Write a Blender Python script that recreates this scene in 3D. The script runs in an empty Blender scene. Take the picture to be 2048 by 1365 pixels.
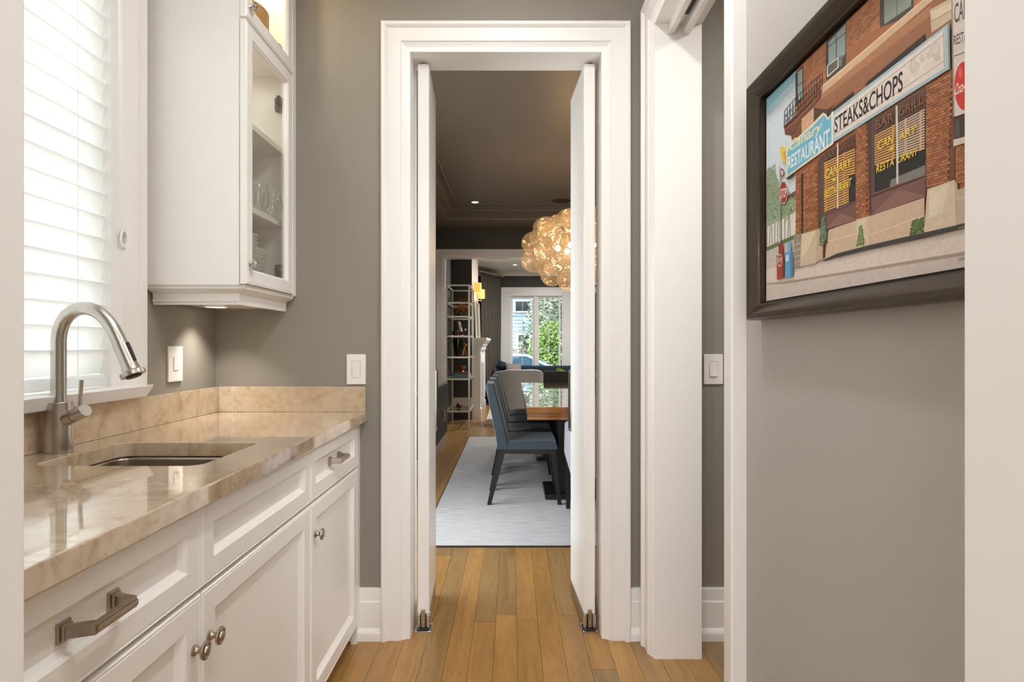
import bpy, bmesh, math, random
from mathutils import Vector, Matrix
sc = bpy.context.scene
C = sc.collection
PI = math.pi
R = random.Random(11)

# ------------------------------------------------------------------ camera
cam_d = bpy.data.cameras.new('camera'); cam = bpy.data.objects.new('camera', cam_d); C.objects.link(cam)
cam.location = (0, 0, 1.184); cam.rotation_euler = (PI/2, 0, 0)
cam_d.sensor_width = 36; cam_d.lens = 20.742; cam_d.shift_y = 0.00366; cam_d.clip_start = .02; cam_d.clip_end = 300
sc.camera = cam

# ------------------------------------------------------------------ sky, sun, exposure
sc.view_settings.view_transform = 'Standard'; sc.view_settings.look = 'None'
sc.view_settings.gamma = 1; sc.view_settings.use_curve_mapping = False
sc.view_settings.exposure = 0.12
sc.cycles.use_denoising = True
sc.cycles.max_bounces = 14; sc.cycles.diffuse_bounces = 6; sc.cycles.glossy_bounces = 6; sc.cycles.transmission_bounces = 8
sc.cycles.transparent_max_bounces = 40; sc.cycles.sample_clamp_indirect = 4; sc.cycles.caustics_refractive = False
w = bpy.data.worlds.new('sky'); sc.world = w; w.use_nodes = True
nt = w.node_tree; bg = nt.nodes['Background']
sky = nt.nodes.new('ShaderNodeTexSky'); sky.sky_type = 'NISHITA'; sky.sun_disc = False
sky.sun_elevation = math.radians(32); sky.sun_rotation = math.radians(-120); sky.air_density = 1.2; sky.dust_density = 1.5
nt.links.new(sky.outputs[0], bg.inputs[0]); bg.inputs[1].default_value = .34
sun_d = bpy.data.lights.new('sun', 'SUN'); sun = bpy.data.objects.new('sun', sun_d); C.objects.link(sun)
sun_d.energy = 5.5; sun_d.angle = math.radians(2.5); sun_d.color = (1, .96, .9)
sun.rotation_euler = Vector((.74, .42, -.52)).to_track_quat('-Z', 'Y').to_euler()
def area(name, loc, size, power, color=(1, .93, .84), rot=(0, 0, 0), spread=180, sy=None, shape='DISK'):
    d = bpy.data.lights.new(name, 'AREA'); o = bpy.data.objects.new(name, d); C.objects.link(o)
    d.shape = shape if sy is None else 'RECTANGLE'; d.size = size
    if sy: d.size_y = sy
    d.energy = power; d.color = color; d.spread = math.radians(spread); o.location = loc; o.rotation_euler = rot
    return o
WARM = (1, .94, .86); NEUT = (.985, .99, 1); COOL = (.86, .93, 1)
area('kitchen_top_fill', (0, -1.3, 2.68), 2.4, 40, NEUT, sy=2.4)  # added overhead fill behind the camera, evens out the light
area('kitchen_front_fill', (0, -2.9, 1.35), 3.2, 72, (.92, .965, 1), rot=(PI/2, 0, 0), sy=2.2)                       # added frontal fill behind the camera, no window is built there
area('pantry_fill', (-.3, 1.3, 2.72), 1.0, 4, NEUT, sy=1.2)  # added soft fill under the pantry ceiling, no fixture belongs to it
area('window_daylight', (-1.8, 1.2, 1.65), 1.9, 60, (.93, .965, 1), rot=(0, -PI/2, 0), sy=1.7)
area('pot_light', (.15, 1.35, 2.735), .1, 8.5, NEUT)
area('pot_light', (.12, .8, 2.735), .1, 5, NEUT)                                  # pantry pot lights
area('pot_light', (-.05, 1.98, 2.735), .1, .5, WARM)
area('side_room_light', (1.45, 1.5, 2.7), .5, 18, (1, .955, .9))
area('dining_daylight', (-1.22, 3.35, 1.25), 1.25, 56, (.9, .955, 1), rot=(0, -PI/2, 0), sy=2.1)   # daylight at the dining room's glazed side door
area('dining_pot_light', (-.437, 6.98, 2.86), .09, 4, WARM, spread=110)
area('dining_pot_light', (1.6, 4.6, 2.86), .09, 12, (1, .86, .68))
area('dining_pot_light', (1.7, 6.6, 2.86), .09, 10, (1, .86, .68))
area('living_light', (.9, 10.3, 2.78), .8, 95, NEUT)
area('cabinet_puck', (-1.103, 2.198, 1.314), .06, .85, WARM, spread=100)
area('display_puck', (-1.03, 2.14, 2.70), .06, 3, (1, .86, .62))
area('cabinet_fill', (-1.05, 2.14, 2.24), .12, .35, WARM)  # added fill that brightens the inside of the lower cabinet

# ------------------------------------------------------------------ materials
def lin(c):
    f = lambda v: v/12.92 if v <= .04045 else ((v+.055)/1.055)**2.4
    return tuple(f(v/255) for v in c)
MATS = {}
def mat(name, rgb, rough=.5, metal=0, var=.04, vscale=6, bump=0, bscale=60, spec=.5, coat=0, sheen=0, stretch=None, rgb2=None, coatr=.05, emit=None):
    m = bpy.data.materials.new(name); m.use_nodes = True; n = m.node_tree; p = n.nodes['Principled BSDF']
    c = lin(rgb); p.inputs['Roughness'].default_value = rough; p.inputs['Metallic'].default_value = metal
    p.inputs['Specular IOR Level'].default_value = spec; p.inputs['Coat Weight'].default_value = coat; p.inputs['Coat Roughness'].default_value = coatr
    p.inputs['Sheen Weight'].default_value = sheen; p.inputs['Sheen Roughness'].default_value = .4
    tc = n.nodes.new('ShaderNodeTexCoord'); mp = n.nodes.new('ShaderNodeMapping'); n.links.new(tc.outputs['Object'], mp.inputs[0])
    if stretch: mp.inputs['Scale'].default_value = stretch
    nz = n.nodes.new('ShaderNodeTexNoise'); nz.inputs['Scale'].default_value = vscale; nz.inputs['Detail'].default_value = 5
    n.links.new(mp.outputs[0], nz.inputs['Vector'])
    mx = n.nodes.new('ShaderNodeMix'); mx.data_type = 'RGBA'
    a = lin(rgb2) if rgb2 else tuple(v*(1-var) for v in c); b = c if rgb2 else tuple(min(1, v*(1+var)) for v in c)
    mx.inputs[6].default_value = (*a, 1); mx.inputs[7].default_value = (*b, 1)
    if rgb2:
        rp = n.nodes.new('ShaderNodeValToRGB'); rp.color_ramp.elements[0].position = .35; rp.color_ramp.elements[1].position = .65
        n.links.new(nz.outputs[0], rp.inputs[0]); n.links.new(rp.outputs[0], mx.inputs[0])
    else: n.links.new(nz.outputs[0], mx.inputs[0])
    n.links.new(mx.outputs[2], p.inputs['Base Color'])
    if bump:
        n2 = n.nodes.new('ShaderNodeTexNoise'); n2.inputs['Scale'].default_value = bscale; n2.inputs['Detail'].default_value = 4
        n.links.new(mp.outputs[0], n2.inputs['Vector'])
        bp = n.nodes.new('ShaderNodeBump'); bp.inputs['Strength'].default_value = bump; bp.inputs['Distance'].default_value = .004
        n.links.new(n2.outputs[0], bp.inputs['Height']); n.links.new(bp.outputs[0], p.inputs['Normal'])
    if emit:
        p.inputs['Emission Color'].default_value = (*lin(emit[0]), 1); p.inputs['Emission Strength'].default_value = emit[1]
    MATS[name] = m; return m
grey = mat('grey_wall_paint', (144, 138, 128), .6, var=.015, vscale=2, bump=.05, bscale=180)
white = mat('white_satin_paint', (245, 242, 238), .32, var=.01, vscale=2)
cab = mat('cabinet_lacquer', (245, 242, 237), .28, var=.01, vscale=2)
ceilm = mat('ceiling_paint', (238, 236, 232), .8, var=.01)
greyr = mat('grey_wall_brightened', (178, 173, 166), .6, var=.015, vscale=2, bump=.05, bscale=180)  # wall grey lightened in colour to stand in for stronger light
darkw = mat('dark_umber_paint', (74, 67, 59), .45, var=.03, vscale=2, bump=.04, bscale=150)
darkl = mat('dark_olive_paint', (58, 54, 46), .5, var=.03, vscale=2)
darkc = mat('dark_ceiling_paint', (112, 101, 86), .42, var=.04, vscale=1.5)
nickel = mat('brushed_nickel', (196, 190, 182), .26, 1, var=.05, vscale=30, stretch=(1, 1, .08), bump=.02, bscale=200)
steel = mat('stainless_steel', (176, 168, 156), .3, 1, var=.06, vscale=20, stretch=(.1, 1, 1))
chrome = mat('polished_chrome', (205, 202, 198), .12, 1, var=.02)
pewter = mat('satin_pewter', (176, 164, 148), .28, 1, var=.05, vscale=40)
dkmetal = mat('dark_bronze_metal', (70, 62, 50), .35, 1, var=.06)
black = mat('black_rubber', (24, 23, 22), .5)
china = mat('white_china', (240, 238, 232), .15, var=.01, coat=.3)
yellowc = mat('yellow_glaze', (246, 198, 44), .2, var=.08, coat=.3)
plastic = mat('switch_plastic', (244, 241, 234), .3, var=.005)
teal = mat('teal_velvet', (52, 64, 71), .75, var=.12, vscale=9, sheen=.2, bump=.1, bscale=300)
teald = mat('deep_teal_velvet', (14, 36, 48), .75, var=.15, vscale=6, sheen=.2, bump=.1, bscale=300)
lav = mat('lavender_grey_velvet', (150, 152, 166), .75, var=.08, vscale=9, sheen=.5, bump=.1, bscale=300)
darkf = mat('backlit_dark_fabric', (46, 46, 44), .8, var=.1, sheen=.2, bump=.15, bscale=260)  # far armchair's backlit shade is put into this dark colour
pipem = mat('slate_piping', (112, 126, 134), .7)
greyf = mat('pale_grey_fabric', (196, 198, 200), .8, var=.05, sheen=.4, bump=.12, bscale=260)
pillf = mat('taupe_fabric', (140, 130, 124), .85, var=.06, sheen=.4, bump=.15, bscale=260)
ebony = mat('ebony_wood', (26, 24, 24), .35, var=.15, vscale=8, stretch=(1, 1, .1))
console = mat('dark_navy_lacquer', (16, 23, 34), .45, var=.1, spec=.25)
walnut = mat('honey_walnut', (152, 96, 44), .10, vscale=7, stretch=(.25, 3, 3), rgb2=(118, 70, 28), coat=1, spec=.6, coatr=.01)
rugm = mat('pale_wool', (206, 204, 202), .95, vscale=10, stretch=(.7, 7, 1), rgb2=(180, 180, 182), bump=.4, bscale=120)
rugf = mat('cream_shag', (214, 204, 188), .95, vscale=26, rgb2=(172, 160, 142), bump=.8, bscale=60)
rugb = mat('rug_binding', (70, 64, 56), .9)
gold = mat('antique_gold', (196, 140, 66), .3, 1, var=.1, vscale=20)
champ = mat('champagne_metal', (214, 208, 190), .35, .6, var=.05)
vasem = mat('black_green_glaze', (22, 32, 30), .12, var=.2, coat=.5)
bluebook = mat('blue_grey_cloth', (96, 128, 146), .7); redbook = mat('brown_red_cloth', (126, 58, 44), .7); paper = mat('ivory_paper', (226, 216, 196), .8)
curt = mat('taupe_drape', (84, 78, 66), .7, var=.1, vscale=3, sheen=.3)
shade = mat('amber_lamp_shade', (226, 170, 96), .7, emit=((255, 186, 92), .9))
glow = mat('lamp_glow', (255, 250, 240), .5, emit=((255, 246, 228), 4)); glow2 = mat('bulb_glow', (255, 220, 170), .5, emit=((255, 206, 146), 85))
frame_m = mat('bronzed_picture_frame', (56, 43, 30), .3, .3, var=.3, vscale=14, bump=.05, bscale=90, coat=.08)
brownled = mat('dark_red_ball', (66, 26, 24), .3)
greenl = mat('chartreuse_leaf', (176, 190, 60), .5, rgb2=(110, 134, 36), vscale=25); potm = mat('grey_ceramic_pot', (90, 88, 84), .5)
marble = mat('chimney_paint', (226, 216, 200), .5)

def plank_mat():
    m = mat('oak_plank', (150, 106, 58), .3, spec=.45); n = m.node_tree; p = n.nodes['Principled BSDF']
    oi = n.nodes.new('ShaderNodeObjectInfo'); geo = n.nodes.new('ShaderNodeNewGeometry')
    add = n.nodes.new('ShaderNodeVectorMath'); add.operation = 'MULTIPLY_ADD'
    add.inputs[1].default_value = (9, .9, 9)
    cm = n.nodes.new('ShaderNodeVectorMath'); cm.operation = 'SCALE'; cm.inputs[0].default_value = (37, 53, 11); n.links.new(oi.outputs['Random'], cm.inputs['Scale'])
    n.links.new(geo.outputs['Position'], add.inputs[0]); n.links.new(cm.outputs[0], add.inputs[2])
    wv = n.nodes.new('ShaderNodeTexNoise'); wv.inputs['Scale'].default_value = 1.6; wv.inputs['Detail'].default_value = 6; wv.inputs['Distortion'].default_value = 1.8
    n.links.new(add.outputs[0], wv.inputs['Vector'])
    fine = n.nodes.new('ShaderNodeTexNoise'); fine.inputs['Scale'].default_value = 14; fine.inputs['Detail'].default_value = 4; n.links.new(add.outputs[0], fine.inputs['Vector'])
    r1 = n.nodes.new('ShaderNodeValToRGB'); e = r1.color_ramp.elements
    e[0].position = 0; e[0].color = (*lin((146, 118, 80)), 1); e[1].position = 1; e[1].color = (*lin((180, 136, 78)), 1)
    k = r1.color_ramp.elements.new(.42); k.color = (*lin((168, 126, 72)), 1); k = r1.color_ramp.elements.new(.2); k.color = (*lin((158, 124, 78)), 1)
    n.links.new(oi.outputs['Random'], r1.inputs[0])
    r2 = n.nodes.new('ShaderNodeValToRGB'); r2.color_ramp.elements[0].position = .32; r2.color_ramp.elements[0].color = (.8, .79, .78, 1); r2.color_ramp.elements[1].position = .66; r2.color_ramp.elements[1].color = (1.06, 1.06, 1.06, 1)
    n.links.new(wv.outputs[0], r2.inputs[0])
    r3 = n.nodes.new('ShaderNodeValToRGB'); r3.color_ramp.elements[0].position = .3; r3.color_ramp.elements[0].color = (.82, .82, .82, 1); r3.color_ramp.elements[1].position = .6; r3.color_ramp.elements[1].color = (1, 1, 1, 1)
    n.links.new(fine.outputs[0], r3.inputs[0])
    a = n.nodes.new('ShaderNodeMix'); a.data_type = 'RGBA'; a.blend_type = 'MULTIPLY'; a.inputs[0].default_value = 1
    b = n.nodes.new('ShaderNodeMix'); b.data_type = 'RGBA'; b.blend_type = 'MULTIPLY'; b.inputs[0].default_value = 1
    n.links.new(r1.outputs[0], a.inputs[6]); n.links.new(r2.outputs[0], a.inputs[7]); n.links.new(a.outputs[2], b.inputs[6]); n.links.new(r3.outputs[0], b.inputs[7])
    n.links.new(b.outputs[2], p.inputs['Base Color'])
    bp = n.nodes.new('ShaderNodeBump'); bp.inputs['Strength'].default_value = .06; bp.inputs['Distance'].default_value = .002; n.links.new(fine.outputs[0], bp.inputs['Height']); n.links.new(bp.outputs[0], p.inputs['Normal'])
    return m
oak = plank_mat()
subfl = mat('dark_joint', (60, 40, 22), .6)

def stone_mat():
    m = mat('beige_quartzite', (205, 180, 148), .06, spec=.5, coat=1, coatr=.015); n = m.node_tree; p = n.nodes['Principled BSDF']
    tc = n.nodes.new('ShaderNodeTexCoord')
    mp = n.nodes.new('ShaderNodeMapping'); mp.inputs['Scale'].default_value = (1.6, 3.4, 2.4); mp.inputs['Rotation'].default_value = (.2, .3, .9); n.links.new(tc.outputs['Object'], mp.inputs[0])
    n1 = n.nodes.new('ShaderNodeTexNoise'); n1.inputs['Scale'].default_value = 2.2; n1.inputs['Detail'].default_value = 9; n1.inputs['Roughness'].default_value = .62; n1.inputs['Distortion'].default_value = 1.6
    n.links.new(mp.outputs[0], n1.inputs['Vector'])
    r = n.nodes.new('ShaderNodeValToRGB'); el = r.color_ramp.elements
    el[0].position = .26; el[0].color = (*lin((164, 134, 102)), 1); el[1].position = .8; el[1].color = (*lin((224, 208, 186)), 1)
    for ps, cc in ((.38, (188, 162, 130)), (.46, (204, 182, 154)), (.6, (210, 190, 164)), (.64, (194, 170, 142)), (.68, (214, 196, 172))):
        k = el.new(ps); k.color = (*lin(cc), 1)
    n.links.new(n1.outputs[0], r.inputs[0])
    n2 = n.nodes.new('ShaderNodeTexNoise'); n2.inputs['Scale'].default_value = 38; n2.inputs['Detail'].default_value = 6; n.links.new(tc.outputs['Object'], n2.inputs['Vector'])
    r2 = n.nodes.new('ShaderNodeValToRGB'); r2.color_ramp.elements[0].position = .3; r2.color_ramp.elements[0].color = (.84, .81, .78, 1); r2.color_ramp.elements[1].position = .62; r2.color_ramp.elements[1].color = (1.02, 1.02, 1.02, 1)
    n.links.new(n2.outputs[0], r2.inputs[0])
    a = n.nodes.new('ShaderNodeMix'); a.data_type = 'RGBA'; a.blend_type = 'MULTIPLY'; a.inputs[0].default_value = 1
    n.links.new(r.outputs[0], a.inputs[6]); n.links.new(r2.outputs[0], a.inputs[7]); n.links.new(a.outputs[2], p.inputs['Base Color'])
    return m
stone = stone_mat()

def thin_glass(name, tint=(1, 1, 1), refl=.1, rough=.02, edge=.5, emax=.9):
    m = bpy.data.materials.new(name); m.use_nodes = True; n = m.node_tree
    for x in list(n.nodes): n.nodes.remove(x)
    o = n.nodes.new('ShaderNodeOutputMaterial'); t = n.nodes.new('ShaderNodeBsdfTransparent'); g = n.nodes.new('ShaderNodeBsdfGlossy')
    t.inputs[0].default_value = (*tint, 1); g.inputs[0].default_value = (1, 1, 1, 1); g.inputs['Roughness'].default_value = rough
    lw = n.nodes.new('ShaderNodeLayerWeight'); lw.inputs[0].default_value = edge
    mr = n.nodes.new('ShaderNodeMapRange'); mr.inputs[3].default_value = refl; mr.inputs[4].default_value = emax
    pw = n.nodes.new('ShaderNodeMath'); pw.operation = 'POWER'; pw.inputs[1].default_value = 2.2; n.links.new(lw.outputs['Facing'], pw.inputs[0]); n.links.new(pw.outputs[0], mr.inputs[0])
    mx = n.nodes.new('ShaderNodeMixShader'); n.links.new(mr.outputs[0], mx.inputs[0]); n.links.new(t.outputs[0], mx.inputs[1]); n.links.new(g.outputs[0], mx.inputs[2]); n.links.new(mx.outputs[0], o.inputs[0])
    return m
glass = thin_glass('window_glass', (.97, .985, .98), .04, .01, .3)
cabglass = thin_glass('cabinet_glass', (.97, .965, .94), .05, .01, .3)
clearg = thin_glass('drinking_glass', (.985, .99, .985), .05, .02, .45)
def bubble_mat():
    m = thin_glass('blown_champagne_glass', (1, .985, .95), .035, .07, .5, .62); n = m.node_tree
    d = n.nodes.new('ShaderNodeBsdfTranslucent'); d.inputs[0].default_value = (1, .88, .70, 1)
    o = [x for x in n.nodes if x.type == 'OUTPUT_MATERIAL'][0]; mx = o.inputs[0].links[0].from_node
    nz = n.nodes.new('ShaderNodeTexNoise'); nz.inputs['Scale'].default_value = 3; tc = n.nodes.new('ShaderNodeTexCoord'); n.links.new(tc.outputs['Object'], nz.inputs['Vector'])
    mr = n.nodes.new('ShaderNodeMapRange'); mr.inputs[1].default_value = .35; mr.inputs[2].default_value = .7; mr.inputs[3].default_value = .07; mr.inputs[4].default_value = .22; n.links.new(nz.outputs[0], mr.inputs[0])
    m2 = n.nodes.new('ShaderNodeMixShader'); n.links.new(mr.outputs[0], m2.inputs[0]); n.links.new(mx.outputs[0], m2.inputs[1]); n.links.new(d.outputs[0], m2.inputs[2]); n.links.new(m2.outputs[0], o.inputs[0])
    return m
bubble = bubble_mat()
def slat_mat():
    m = bpy.data.materials.new('white_blind_slat'); m.use_nodes = True; n = m.node_tree
    p = n.nodes['Principled BSDF']; p.inputs['Base Color'].default_value = (.86, .86, .85, 1); p.inputs['Roughness'].default_value = .4
    t = n.nodes.new('ShaderNodeBsdfTranslucent'); t.inputs[0].default_value = (.95, .95, .94, 1)
    nz = n.nodes.new('ShaderNodeTexNoise'); nz.inputs['Scale'].default_value = 4; mr = n.nodes.new('ShaderNodeMapRange'); mr.inputs[3].default_value = .35; mr.inputs[4].default_value = .46; n.links.new(nz.outputs[0], mr.inputs[0])
    mx = n.nodes.new('ShaderNodeMixShader'); n.links.new(mr.outputs[0], mx.inputs[0]); n.links.new(p.outputs[0], mx.inputs[1]); n.links.new(t.outputs[0], mx.inputs[2])
    n.links.new(mx.outputs[0], n.nodes['Material Output'].inputs[0]); return m
slatm = slat_mat()
def leaf_mat(name, a, b):
    m = mat(name, a, .6, rgb2=b, vscale=1.6); return m

# ------------------------------------------------------------------ mesh helpers
def BM(): return bmesh.new()
def box(bm, x0, x1, y0, y1, z0, z1):
    v = [bm.verts.new((x, y, z)) for x in (x0, x1) for y in (y0, y1) for z in (z0, z1)]
    for q in ((0,1,3,2), (4,6,7,5), (0,4,5,1), (2,3,7,6), (0,2,6,4), (1,5,7,3)): bm.faces.new([v[i] for i in q])
def hexa(bm, b, t):                       # 4 bottom + 4 top corners, counter-clockwise
    v = [bm.verts.new(p) for p in list(b)+list(t)]
    bm.faces.new([v[3], v[2], v[1], v[0]]); bm.faces.new(v[4:])
    for i in range(4): j = (i+1) % 4; bm.faces.new([v[i], v[j], v[4+j], v[4+i]])
def frame_of(d):
    d = Vector(d).normalized(); u = d.orthogonal().normalized(); return u, d.cross(u)
def tube(bm, pts, r, seg=12, cap=True, flat=None):
    pts = [Vector(p) for p in pts]; rs = r if isinstance(r, (list, tuple)) else [r]*len(pts)
    loops = []; u = None
    for i, p in enumerate(pts):
        d = (pts[min(i+1, len(pts)-1)]-pts[max(i-1, 0)]).normalized()
        if u is None: u = d.orthogonal().normalized()
        else: u = (u-d*u.dot(d)).normalized()
        v = d.cross(u)
        loops.append([bm.verts.new(p+(u*math.cos(2*PI*k/seg)+v*math.sin(2*PI*k/seg))*rs[i]) for k in range(seg)])
    for a, b in zip(loops, loops[1:]):
        for k in range(seg): bm.faces.new([a[k], a[(k+1) % seg], b[(k+1) % seg], b[k]])
    if cap: bm.faces.new(loops[0][::-1]); bm.faces.new(loops[-1])
def lathe(bm, prof, seg=20, M=None):      # prof: (radius, height) from bottom to top
    M = M or Matrix.Identity(4); loops = []
    for r, z in prof:
        if r < 1e-6: loops.append([bm.verts.new(M @ Vector((0, 0, z)))])
        else: loops.append([bm.verts.new(M @ Vector((r*math.cos(2*PI*k/seg), r*math.sin(2*PI*k/seg), z))) for k in range(seg)])
    for a, b in zip(loops, loops[1:]):
        for k in range(seg):
            j = (k+1) % seg
            if len(a) == 1 and len(b) == 1: continue
            if len(a) == 1: bm.faces.new([a[0], b[j], b[k]][::-1])
            elif len(b) == 1: bm.faces.new([a[k], a[j], b[0]])
            else: bm.faces.new([a[k], a[j], b[j], b[k]])
def ball(bm, c, r, seg=12, rz=None, M=None):
    n = seg//2+1; rz = rz or r
    lathe(bm, [(r*math.sin(PI*i/n), -rz*math.cos(PI*i/n)) for i in range(n+1)], seg, Matrix.Translation(c) @ (M or Matrix.Identity(4)))
def prism(bm, poly, fn, a, b):            # fn(u, v, t) -> xyz
    A = [bm.verts.new(fn(u, v, a)) for u, v in poly]; B = [bm.verts.new(fn(u, v, b)) for u, v in poly]
    n = len(poly); bm.faces.new(A[::-1]); bm.faces.new(B)
    for i in range(n): j = (i+1) % n; bm.faces.new([A[i], A[j], B[j], B[i]])
def sweep(bm, path, prof, to3d, closed=False, capends=True):
    """prof points (a, b): a = offset to the left of the 2-D path (mitred), b = height out of its plane."""
    n = len(path); P = [Vector(p) for p in path]; rows = []
    for i in range(n):
        d0 = (P[i]-P[i-1]) if (i > 0 or closed) else (P[1]-P[0]); d1 = (P[(i+1) % n]-P[i]) if (i < n-1 or closed) else (P[i]-P[i-1])
        d0 = d0.normalized(); d1 = d1.normalized(); n0 = Vector((-d0.y, d0.x)); n1 = Vector((-d1.y, d1.x))
        m = (n0+n1); m = m/ (m.length_squared/2) if m.length_squared > 1e-9 else n0
        rows.append([bm.verts.new(to3d(P[i].x+m.x*a, P[i].y+m.y*a, b)) for a, b in prof])
    k = len(prof)
    for i in range(n if closed else n-1):
        A, B = rows[i], rows[(i+1) % n]
        for j in range(k-1): bm.faces.new([A[j], B[j], B[j+1], A[j+1]])
    if capends and not closed:
        bm.faces.new(rows[0]); bm.faces.new(rows[-1][::-1])
def rings(bm, w, h, rg, cap=True, back=0.0):
    """nested mitred rectangles: rg = [(inset, proud)], local x = width, z = height, -y = towards the viewer."""
    L = [[bm.verts.new((x, -p, z)) for x, z in ((i, i), (w-i, i), (w-i, h-i), (i, h-i))] for i, p in rg]
    for a, b in zip(L, L[1:]):
        for k in range(4): bm.faces.new([a[k], a[(k+1) % 4], b[(k+1) % 4], b[k]])
    if cap: bm.faces.new(L[-1])
    if back is not None and cap: bm.faces.new(L[0][::-1])
    if not cap:
        for k in range(4): bm.faces.new([L[-1][k], L[-1][(k+1) % 4], L[0][(k+1) % 4], L[0][k]])
def bev(bm, off, seg=2, ang=30):
    es = [e for e in bm.edges if len(e.link_faces) == 2 and e.calc_face_angle(0) > math.radians(ang)]
    bmesh.ops.bevel(bm, geom=es, offset=off, segments=seg, affect='EDGES', clamp_overlap=True, profile=.5)
def obj(name, bm, m, parent=None, smooth=None, bevel=0, seg=2, loc=None):
    if bevel:
        bmesh.ops.recalc_face_normals(bm, faces=bm.faces); bev(bm, bevel, seg)
    bmesh.ops.recalc_face_normals(bm, faces=bm.faces)
    me = bpy.data.meshes.new(name); bm.to_mesh(me); bm.free()
    for mm in (m if isinstance(m, (list, tuple)) else [m]): me.materials.append(mm)
    if smooth is None: smooth = 35 if bevel else None
    if smooth:
        for p in me.polygons: p.use_smooth = True
        me.set_sharp_from_angle(angle=math.radians(smooth))
    o = bpy.data.objects.new(name, me); C.objects.link(o)
    if smooth and (bevel or smooth <= 40):
        wn = o.modifiers.new('weighted_normals', 'WEIGHTED_NORMAL'); wn.keep_sharp = True; wn.weight = 90; wn.mode = 'FACE_AREA'
    if parent: o.parent = parent
    if loc: o.location = loc
    return o
def bobj(name, b, m, parent=None, bevel=0, seg=2):
    bm = BM(); box(bm, *b); return obj(name, bm, m, parent, bevel=bevel, seg=seg)
def tag(o, label, cat, group=None):
    o['label'] = label; o['category'] = cat
    if group: o['group'] = group
    return o
def thing(name, label, cat, loc=(0, 0, 0), rz=0, group=None):
    o = bpy.data.objects.new(name, None); C.objects.link(o); o.location = loc; o.rotation_euler = (0, 0, rz); o.empty_display_size = .05
    return tag(o, label, cat, group)
def st(o, label=None):
    o['kind'] = 'structure'
    if label: o['label'] = label
    return o
def dup(root, loc=None, rz=None, label=None, group=None):
    r = root.copy(); C.objects.link(r)
    if loc is not None: r.location = loc
    if rz is not None: r.rotation_euler = (0, 0, rz)
    if label: r['label'] = label
    if group: r['group'] = group
    for ch in list(root.children):
        c = ch.copy(); C.objects.link(c); c.parent = r
        for g in list(ch.children):
            d = g.copy(); C.objects.link(d); d.parent = c
    return r

# ------------------------------------------------------------------ setting: floor
fl = BM(); box(fl, -2.3, 3.1, -3.1, 13.2, -.12, -.014)
floor = st(obj('floor', fl, subfl), 'honey oak plank floor running from the pantry through to the living room')
pm = BM(); box(pm, -.5, .5, -.5, .5, -.5, .5); pm_o = obj('plank', pm, oak, floor); plank_me = pm_o.data
first = True; PW = .09
for i in range(30):
    x = -1.33+PW*i; y = 1.2+R.random()*.9
    while y < 11.2:
        l = R.uniform(.9, 1.9)
        o = pm_o if first else bpy.data.objects.new('plank', plank_me)
        if not first: C.objects.link(o); o.parent = floor
        first = False
        o.location = (x+PW/2, y+l/2, -.007); o.scale = (PW-.0012, l-.0015, .014); y += l
fb = BM(); box(fb, -2.3, 3.1, -3.1, 1.2, -.014, -.004); box(fb, 1.372, 3.1, 1.2, 13.2, -.014, -.001); box(fb, -2.3, -1.331, 1.2, 13.2, -.014, -.001)
obj('floor_border', fb, oak, floor)

# ------------------------------------------------------------------ setting: walls
def walls(name, m, boxes, label):
    bm = BM()
    for b in boxes: box(bm, *b)
    return st(obj(name, bm, m), label)
ZP = 2.75
walls('wall_back', grey, [(-1.346, -.43, 2.381, 2.456, 0, ZP), (.381, 2.3, 2.381, 2.456, 0, ZP), (-.43, .381, 2.381, 2.456, 2.384, ZP)], 'warm grey end wall of the pantry around the double doors')
walls('wall_left', grey, [(-1.346, -1.196, .5, .66, 0, ZP), (-1.346, -1.196, 1.752, 2.381, 0, ZP), (-1.346, -1.196, .66, 1.752, 0, 1.02), (-1.346, -1.196, .66, 1.752, 2.36, ZP)], 'warm grey pantry wall with the sink window')
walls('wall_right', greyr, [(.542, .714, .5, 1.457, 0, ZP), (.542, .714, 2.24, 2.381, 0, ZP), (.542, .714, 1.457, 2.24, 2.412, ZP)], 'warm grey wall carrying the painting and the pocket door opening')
walls('wall_near', grey, [(-2.2, -.474, .431, .549, 0, ZP), (.441, 2.2, .431, .549, 0, ZP), (-.474, .441, .431, .549, 2.43, ZP)], 'wall between kitchen and pantry')
walls('wall_side_room', grey, [(2.2, 2.3, .43, 2.381, 0, ZP)], 'far wall of the side room')
walls('wall_kitchen', grey, [(-2.3, -2.2, -3, .43, 0, ZP), (2.2, 2.3, -3, .43, 0, ZP), (-2.3, 2.3, -3.1, -3, 0, ZP)], 'kitchen walls behind the viewer')
st(bobj('ceiling', (-2.3, 2.3, -3.1, 2.381, ZP, ZP+.1), ceilm), 'flat white pantry ceiling')
# dining room
walls('wall_dining_near', darkw, [(-1.42, -.43, 2.456, 2.531, 0, 3.0), (.381, 3.1, 2.456, 2.531, 0, 3.0), (-.43, .381, 2.456, 2.531, 2.384, 3.0)], 'dark dining room wall behind the double doors')
walls('wall_dining_left', darkw, [(-1.42, -1.27, 2.531, 2.72, 0, 3.0), (-1.42, -1.27, 4.0, 8.0, 0, 3.0), (-1.42, -1.27, 2.72, 4.0, 2.36, 3.0)], 'dark dining room wall behind the console')
walls('wall_dining_right', darkw, [(3.0, 3.1, 2.531, 13.1, 0, 3.0)], 'dark right wall of the dining and living rooms')
walls('wall_dining_far', darkw, [(-1.42, -.932, 8.0, 8.15, 0, 3.0), (1.92, 3.1, 8.0, 8.15, 0, 3.0), (-.932, 1.92, 8.0, 8.15, 2.384, 3.0)], 'dark wall with the white cased opening to the living room')
cb = BM(); box(cb, -1.42, 3.1, 2.531, 8.0, 2.875, 3.0)
st(obj('ceiling', cb, darkc), 'dark raised dining room ceiling')
so = BM()
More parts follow.
